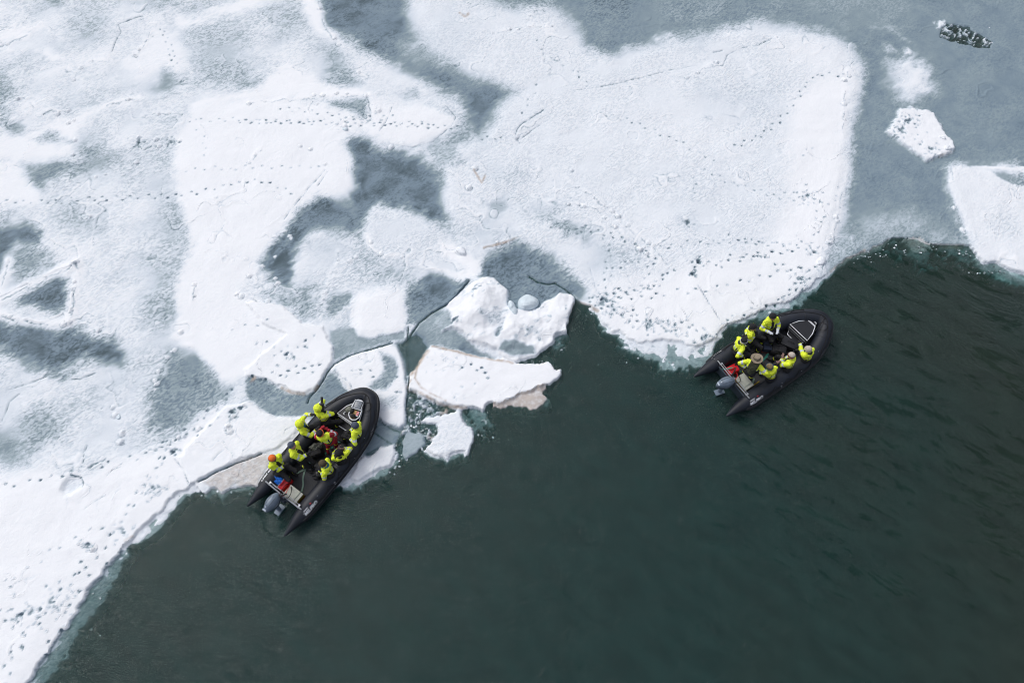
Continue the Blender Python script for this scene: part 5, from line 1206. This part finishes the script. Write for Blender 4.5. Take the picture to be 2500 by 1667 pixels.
    fo = K == 'fore'; mi[fo] = 9; mi[fo & (bt > .55) & (bt < .78)] = 2; mi[fo & (bt >= .88)] = 4
    mi[K == 'hand'] = 4; mi[K == 'thigh'] = 5; mi[K == 'shin'] = 5
    sh_ = K == 'shin'; mi[sh_ & (bt > .55) & (bt < .63)] = 7; th_ = (K == 'thigh') & (bt > .8) & (bt < .86); mi[th_] = 5
    mi[K == 'boot'] = 6; mi[K == 'hood'] = 7 if jacket == 'yellow' else 0
    hd_ = K == 'head'; fr_ = (cen-np.array(H-org)) @ np.array(Lk); hz = (cen-np.array(H-org)) @ np.array(spl)
    mi[hd_] = np.where((fr_[hd_] > .03) & (hz[hd_] < .045), 3, 8)
    ls_ = np.abs(abs((cen-np.array(H-org)) @ np.array(Ls))-.034); mi[hd_ & (fr_ > .06) & (ls_ < .012) & (abs(hz-.012) < .012)] = 10
    me2.polygons.foreach_set('material_index', mi.astype(np.int32)); me2.polygons.foreach_set('use_smooth', [True]*n); me2.update()
    o.location = org; tag(o, label, 'person', group)
    # headwear and clothing that sit on the body
    rot = spl.to_track_quat('Z', 'Y').to_matrix(); yawm = Matrix.Rotation(math.atan2(Lk.y, Lk.x), 3, 'Z')
    Hl = H-org
    tilt = Vector((0, 0, 1)).rotation_difference((spl-Lk*.25).normalized()).to_matrix()
    if capstyle == 'beanie':
        s = MB(); s.ball(Hl+spl*.035-Lk*.012, (.118, .112, .10), 20, 12, rot=tilt @ yawm, fn=lambda q: Vector((q.x, q.y, q.z if q.z > -.02 else -.02+(q.z+.02)*.2))); s.build('hat', M[cap], o)
        s = MB(); s.sweep([Hl+tilt @ yawm @ Vector((.118*math.cos(a), .112*math.sin(a), .012)) for a in np.linspace(0, 6.283, 25)[:-1]], .014, 6, closed=True, flat=1.6); s.build('hat_cuff', M[scarf or cap] if scarf else M[cap], o)
    elif capstyle == 'hood':
        s = MB(); s.ball(Hl+spl*.02-Lk*.025, (.145, .142, .15), 22, 14, rot=tilt @ yawm, fn=lambda q: Vector((q.x-(.05 if q.x > .10 and q.z < .05 else 0), q.y, q.z))); s.build('hood', M[cap], o)
    elif capstyle == 'felt':
        s = MB(); c_ = Hl+spl*.06
        pr = [(.0, .105), (.05, .11), (.085, .10), (.098, .05), (.102, .01), (.15, .0), (.195, .012), (.20, .002), (.15, -.012), (.10, -.01)]
        vs = []; fs = []; n_ = 28
        for r_, z_ in pr:
            for q in range(n_): an = 2*math.pi*q/n_; vs.append(c_+tilt @ Vector((math.cos(an)*r_, math.sin(an)*r_*.97, z_+.012*math.cos(2*an)*(r_ > .12))))
        for i in range(len(pr)-1):
            for q in range(n_): fs.append((i*n_+q, (i+1)*n_+q, (i+1)*n_+(q+1) % n_, i*n_+(q+1) % n_))
        s.add(vs, [f[::-1] for f in fs]); s.build('hat', M['hatfelt'], o)
        s = MB(); s.sweep([c_+tilt @ Vector((.104*math.cos(a), .101*math.sin(a), .018)) for a in np.linspace(0, 6.283, 25)[:-1]], .010, 6, closed=True, flat=1.8); s.build('hat_band', M['olive'], o)
    if scarf and capstyle != 'beanie' or collar:
        s = MB(); c_ = Nk-org+up*.0; s.sweep([c_+Vector((.10*math.cos(a), .10*math.sin(a), .01-.03*math.cos(a-R(face)))) for a in np.linspace(0, 6.283, 21)[:-1]], .036, 8, closed=True); s.build('collar', M[collar or scarf], o)
    return o

def hand_camera(p, face, label, lens=.12, pitch=0.0):
    t = tag(empty('camera_body' if False else 'photo_camera', p, R(face)), label, 'camera')
    s = MB(); s.box((0, 0, 0), (.08, .145, .10)); s.box((0, 0, .06), (.06, .06, .035)); s.build('body', M['blackhard'], t, bevel=.012)
    rt = Matrix.Rotation(-pitch, 3, 'Y'); s = MB(); s.sweep([rt @ Vector((.03, 0, 0)), rt @ Vector((.03+lens, 0, 0)), rt @ Vector((.05+lens, 0, 0))], [.038, .040, .046], 14); s.build('lens', M['rope'], t)
    return t
g1, g2 = 'people in the left boat', 'people in the right boat'
Ft = .13
person('person in a yellow hood aiming a long camera, topmost in the left boat', g1, Z1(750, 262, 1.30), Z1(825, 385, .62), 40, (Z1(815, 300, 1.15), Z1(790, 255, 1.28)), (Z1(905, 470, Ft), Z1(945, 410, Ft)), look=95, capstyle='hood', cap='yellow')
hand_camera(Z1(785, 232, 1.36), 95, 'black camera with long lens pointed ahead by the hooded person near the bow', lens=.20)
person('person in yellow hood with a blue strap on the back, resting one arm out', g1, Z1(575, 415, 1.26), Z1(640, 500, .62), 12, (Z1(735, 475, .95), Z1(690, 330, 1.05)), (Z1(740, 560, Ft), Z1(770, 500, Ft)), look=50, capstyle='hood', cap='yellow', collar='teal')
person('person standing in red trousers and navy yellow-collared jacket, mid left boat', g1, Z1(770, 512, 1.62), Z1(868, 585, 1.0), 100, (Z1(850, 480, 1.3), Z1(780, 470, 1.35)), (Z1(935, 655, Ft), Z1(855, 705, Ft)), jacket='yellow', sleeve='redcloth', trousers='redcloth', cap='darkwool', lower='navy', knee_pole=Vector((0, .6, .4)), glove='redcloth', scarf='orange')
person('person in a speckled grey beanie seated by the bow locker on the right tube', g1, Z1(1112, 435, 1.24), Z1(1135, 545, .62), 160, (Z1(1050, 500, .95), Z1(1055, 560, .9)), (Z1(1010, 600, Ft), Z1(1020, 560, Ft)), look=140, cap='greywool')
person('person hunched over a camera, dark hood spread on yellow shoulders, left boat', g1, Z1(950, 705, 1.15), Z1(985, 775, .62), 112, (Z1(995, 662, .95), Z1(948, 660, .95)), (Z1(950, 690, Ft), Z1(900, 720, Ft)), cap='darkwool', glove='patternglove', collar='black', back_dark=True)
hand_camera(Z1(972, 648, .98), 110, 'black camera held by the hunched person in patterned gloves', lens=.10)
person('person in a brown beanie and blue scarf seated on the right tube near the stern', g1, Z1(795, 808, 1.22), Z1(872, 895, .62), 175, (Z1(755, 905, .85), Z1(775, 880, .85)), (Z1(765, 960, Ft), Z1(720, 900, Ft)), look=170, cap='brownwool', collar='teal')
hand_camera(Z1(745, 912, .88), 200, 'black camera in the hands of the person with the brown beanie', lens=.12)
person('person in a grey beanie bending forward, seen from behind, in the left boat', g1, Z1(492, 632, 1.42), Z1(590, 745, .85), -12, (Z1(645, 715, 1.05), Z1(500, 745, 1.0)), (Z1(590, 840, Ft), Z1(690, 850, Ft)), look=-30, cap='greywool', knee_pole=Vector((.8, -.2, .5)))
person('person in an orange beanie seated nearest the stern of the left boat', g1, Z1(300, 758, 1.25), Z1(395, 848, .62), -32, (Z1(420, 830, .9), Z1(330, 870, .9)), (Z1(455, 945, Ft), Z1(510, 905, Ft)), look=150, cap='orange', scarf='greywool', glove='black')
# right boat
person('person with white gloves and black beanie facing the viewer, near the bow locker', g2, Z2(1132, 225, 1.30), Z2(1085, 385, .62), -72, (Z2(1082, 420, .92), Z2(1195, 400, .92)), (Z2(1090, 590, Ft), Z2(1180, 530, Ft)), look=-75, cap='darkwool', glove='glove')
hand_camera(Z2(1120, 432, .86), -80, 'small black camera on the lap of the person with white gloves', lens=.06)
person('person with a pulled-up black hood and bare face, seated on the left tube', g2, Z2(880, 358, 1.26), Z2(850, 495, .62), -22, (Z2(905, 455, .95), Z2(800, 470, .9)), (Z2(905, 690, Ft), Z2(960, 600, Ft)), look=-55, cap='darkwool', capstyle='beanie', collar='black')
person('person in a black cap with one white stripe bending over a rucksack', g2, Z2(765, 530, 1.24), Z2(660, 650, .62), 10, (Z2(755, 720, .85), Z2(800, 620, .9)), (Z2(740, 800, Ft), Z2(860, 620, Ft)), look=20, cap='darkwool', scarf='white', collar='navy')
person('person in a wide felt hat standing at the tiller of the right boat', g2, Z2(922, 770, 1.60), Z2(842, 925, 1.0), 60, (Z2(955, 935, 1.15), Z2(790, 880, 1.1)), (Z2(825, 1045, Ft), Z2(735, 965, Ft)), look=60, capstyle='felt', lower='olive', back_dark=True, knee_pole=Vector((.3, .6, .2)), hood=False)
person('person in a blue and tan cap seated on the right tube beside the driver', g2, Z2(1092, 865, 1.20), Z2(1110, 1000, .62), 120, (Z2(1010, 930, .9), Z2(1145, 850, .9)), (Z2(965, 960, Ft), Z2(1020, 850, Ft)), look=110, cap='tan', scarf='teal')
person('person in a pink and maroon beanie leaning left with patterned gloves', g2, Z2(1368, 722, 1.22), Z2(1320, 870, .62), 148, (Z2(1215, 800, .85), Z2(1260, 745, .9)), (Z2(1115, 790, Ft), Z2(1180, 730, Ft)), look=175, cap='beigewool', scarf='maroon', glove='patternglove')
person('person in a plain beige beanie, foremost on the right tube of the right boat', g2, Z2(1585, 640, 1.24), Z2(1560, 760, .62), 125, (Z2(1475, 650, .85), Z2(1475, 545, .85)), (Z2(1400, 660, Ft), Z2(1430, 590, Ft)), look=150, cap='beigewool', collar='navy')
# belt bags worn by the driver
for (a, b), m_, lb in (((800, 905), 'tan', 'larger tan canvas pouch hanging at the waist of the standing driver'), ((868, 940), 'olive', 'olive green pouch at the right hip of the standing driver')):
    t = tag(empty('waist_pouch', Z2(a, b, .92), R(30)), lb, 'pouch')
    s = MB(); s.box((0, 0, 0), (.12, .20, .16), taper=.9); s.build('bag_body', M[m_], t, bevel=.03)
    s = MB(); s.box((-.02, 0, .085), (.14, .21, .02)); s.build('flap', M[m_], t, bevel=.008)
# ribbon across the red tank in the right boat
mb = MB(); mb.sweep(smooth_path([Z2(490, 895, .50), Z2(560, 888, .44), Z2(630, 875, .44), Z2(700, 905, .30), Z2(735, 940, .20)], 5), .024, 6, flat=.15); o = mb.build('tie_strap', M['green'], None); tag(o, 'green tie strap stretched from the rail over the red tank', 'strap')
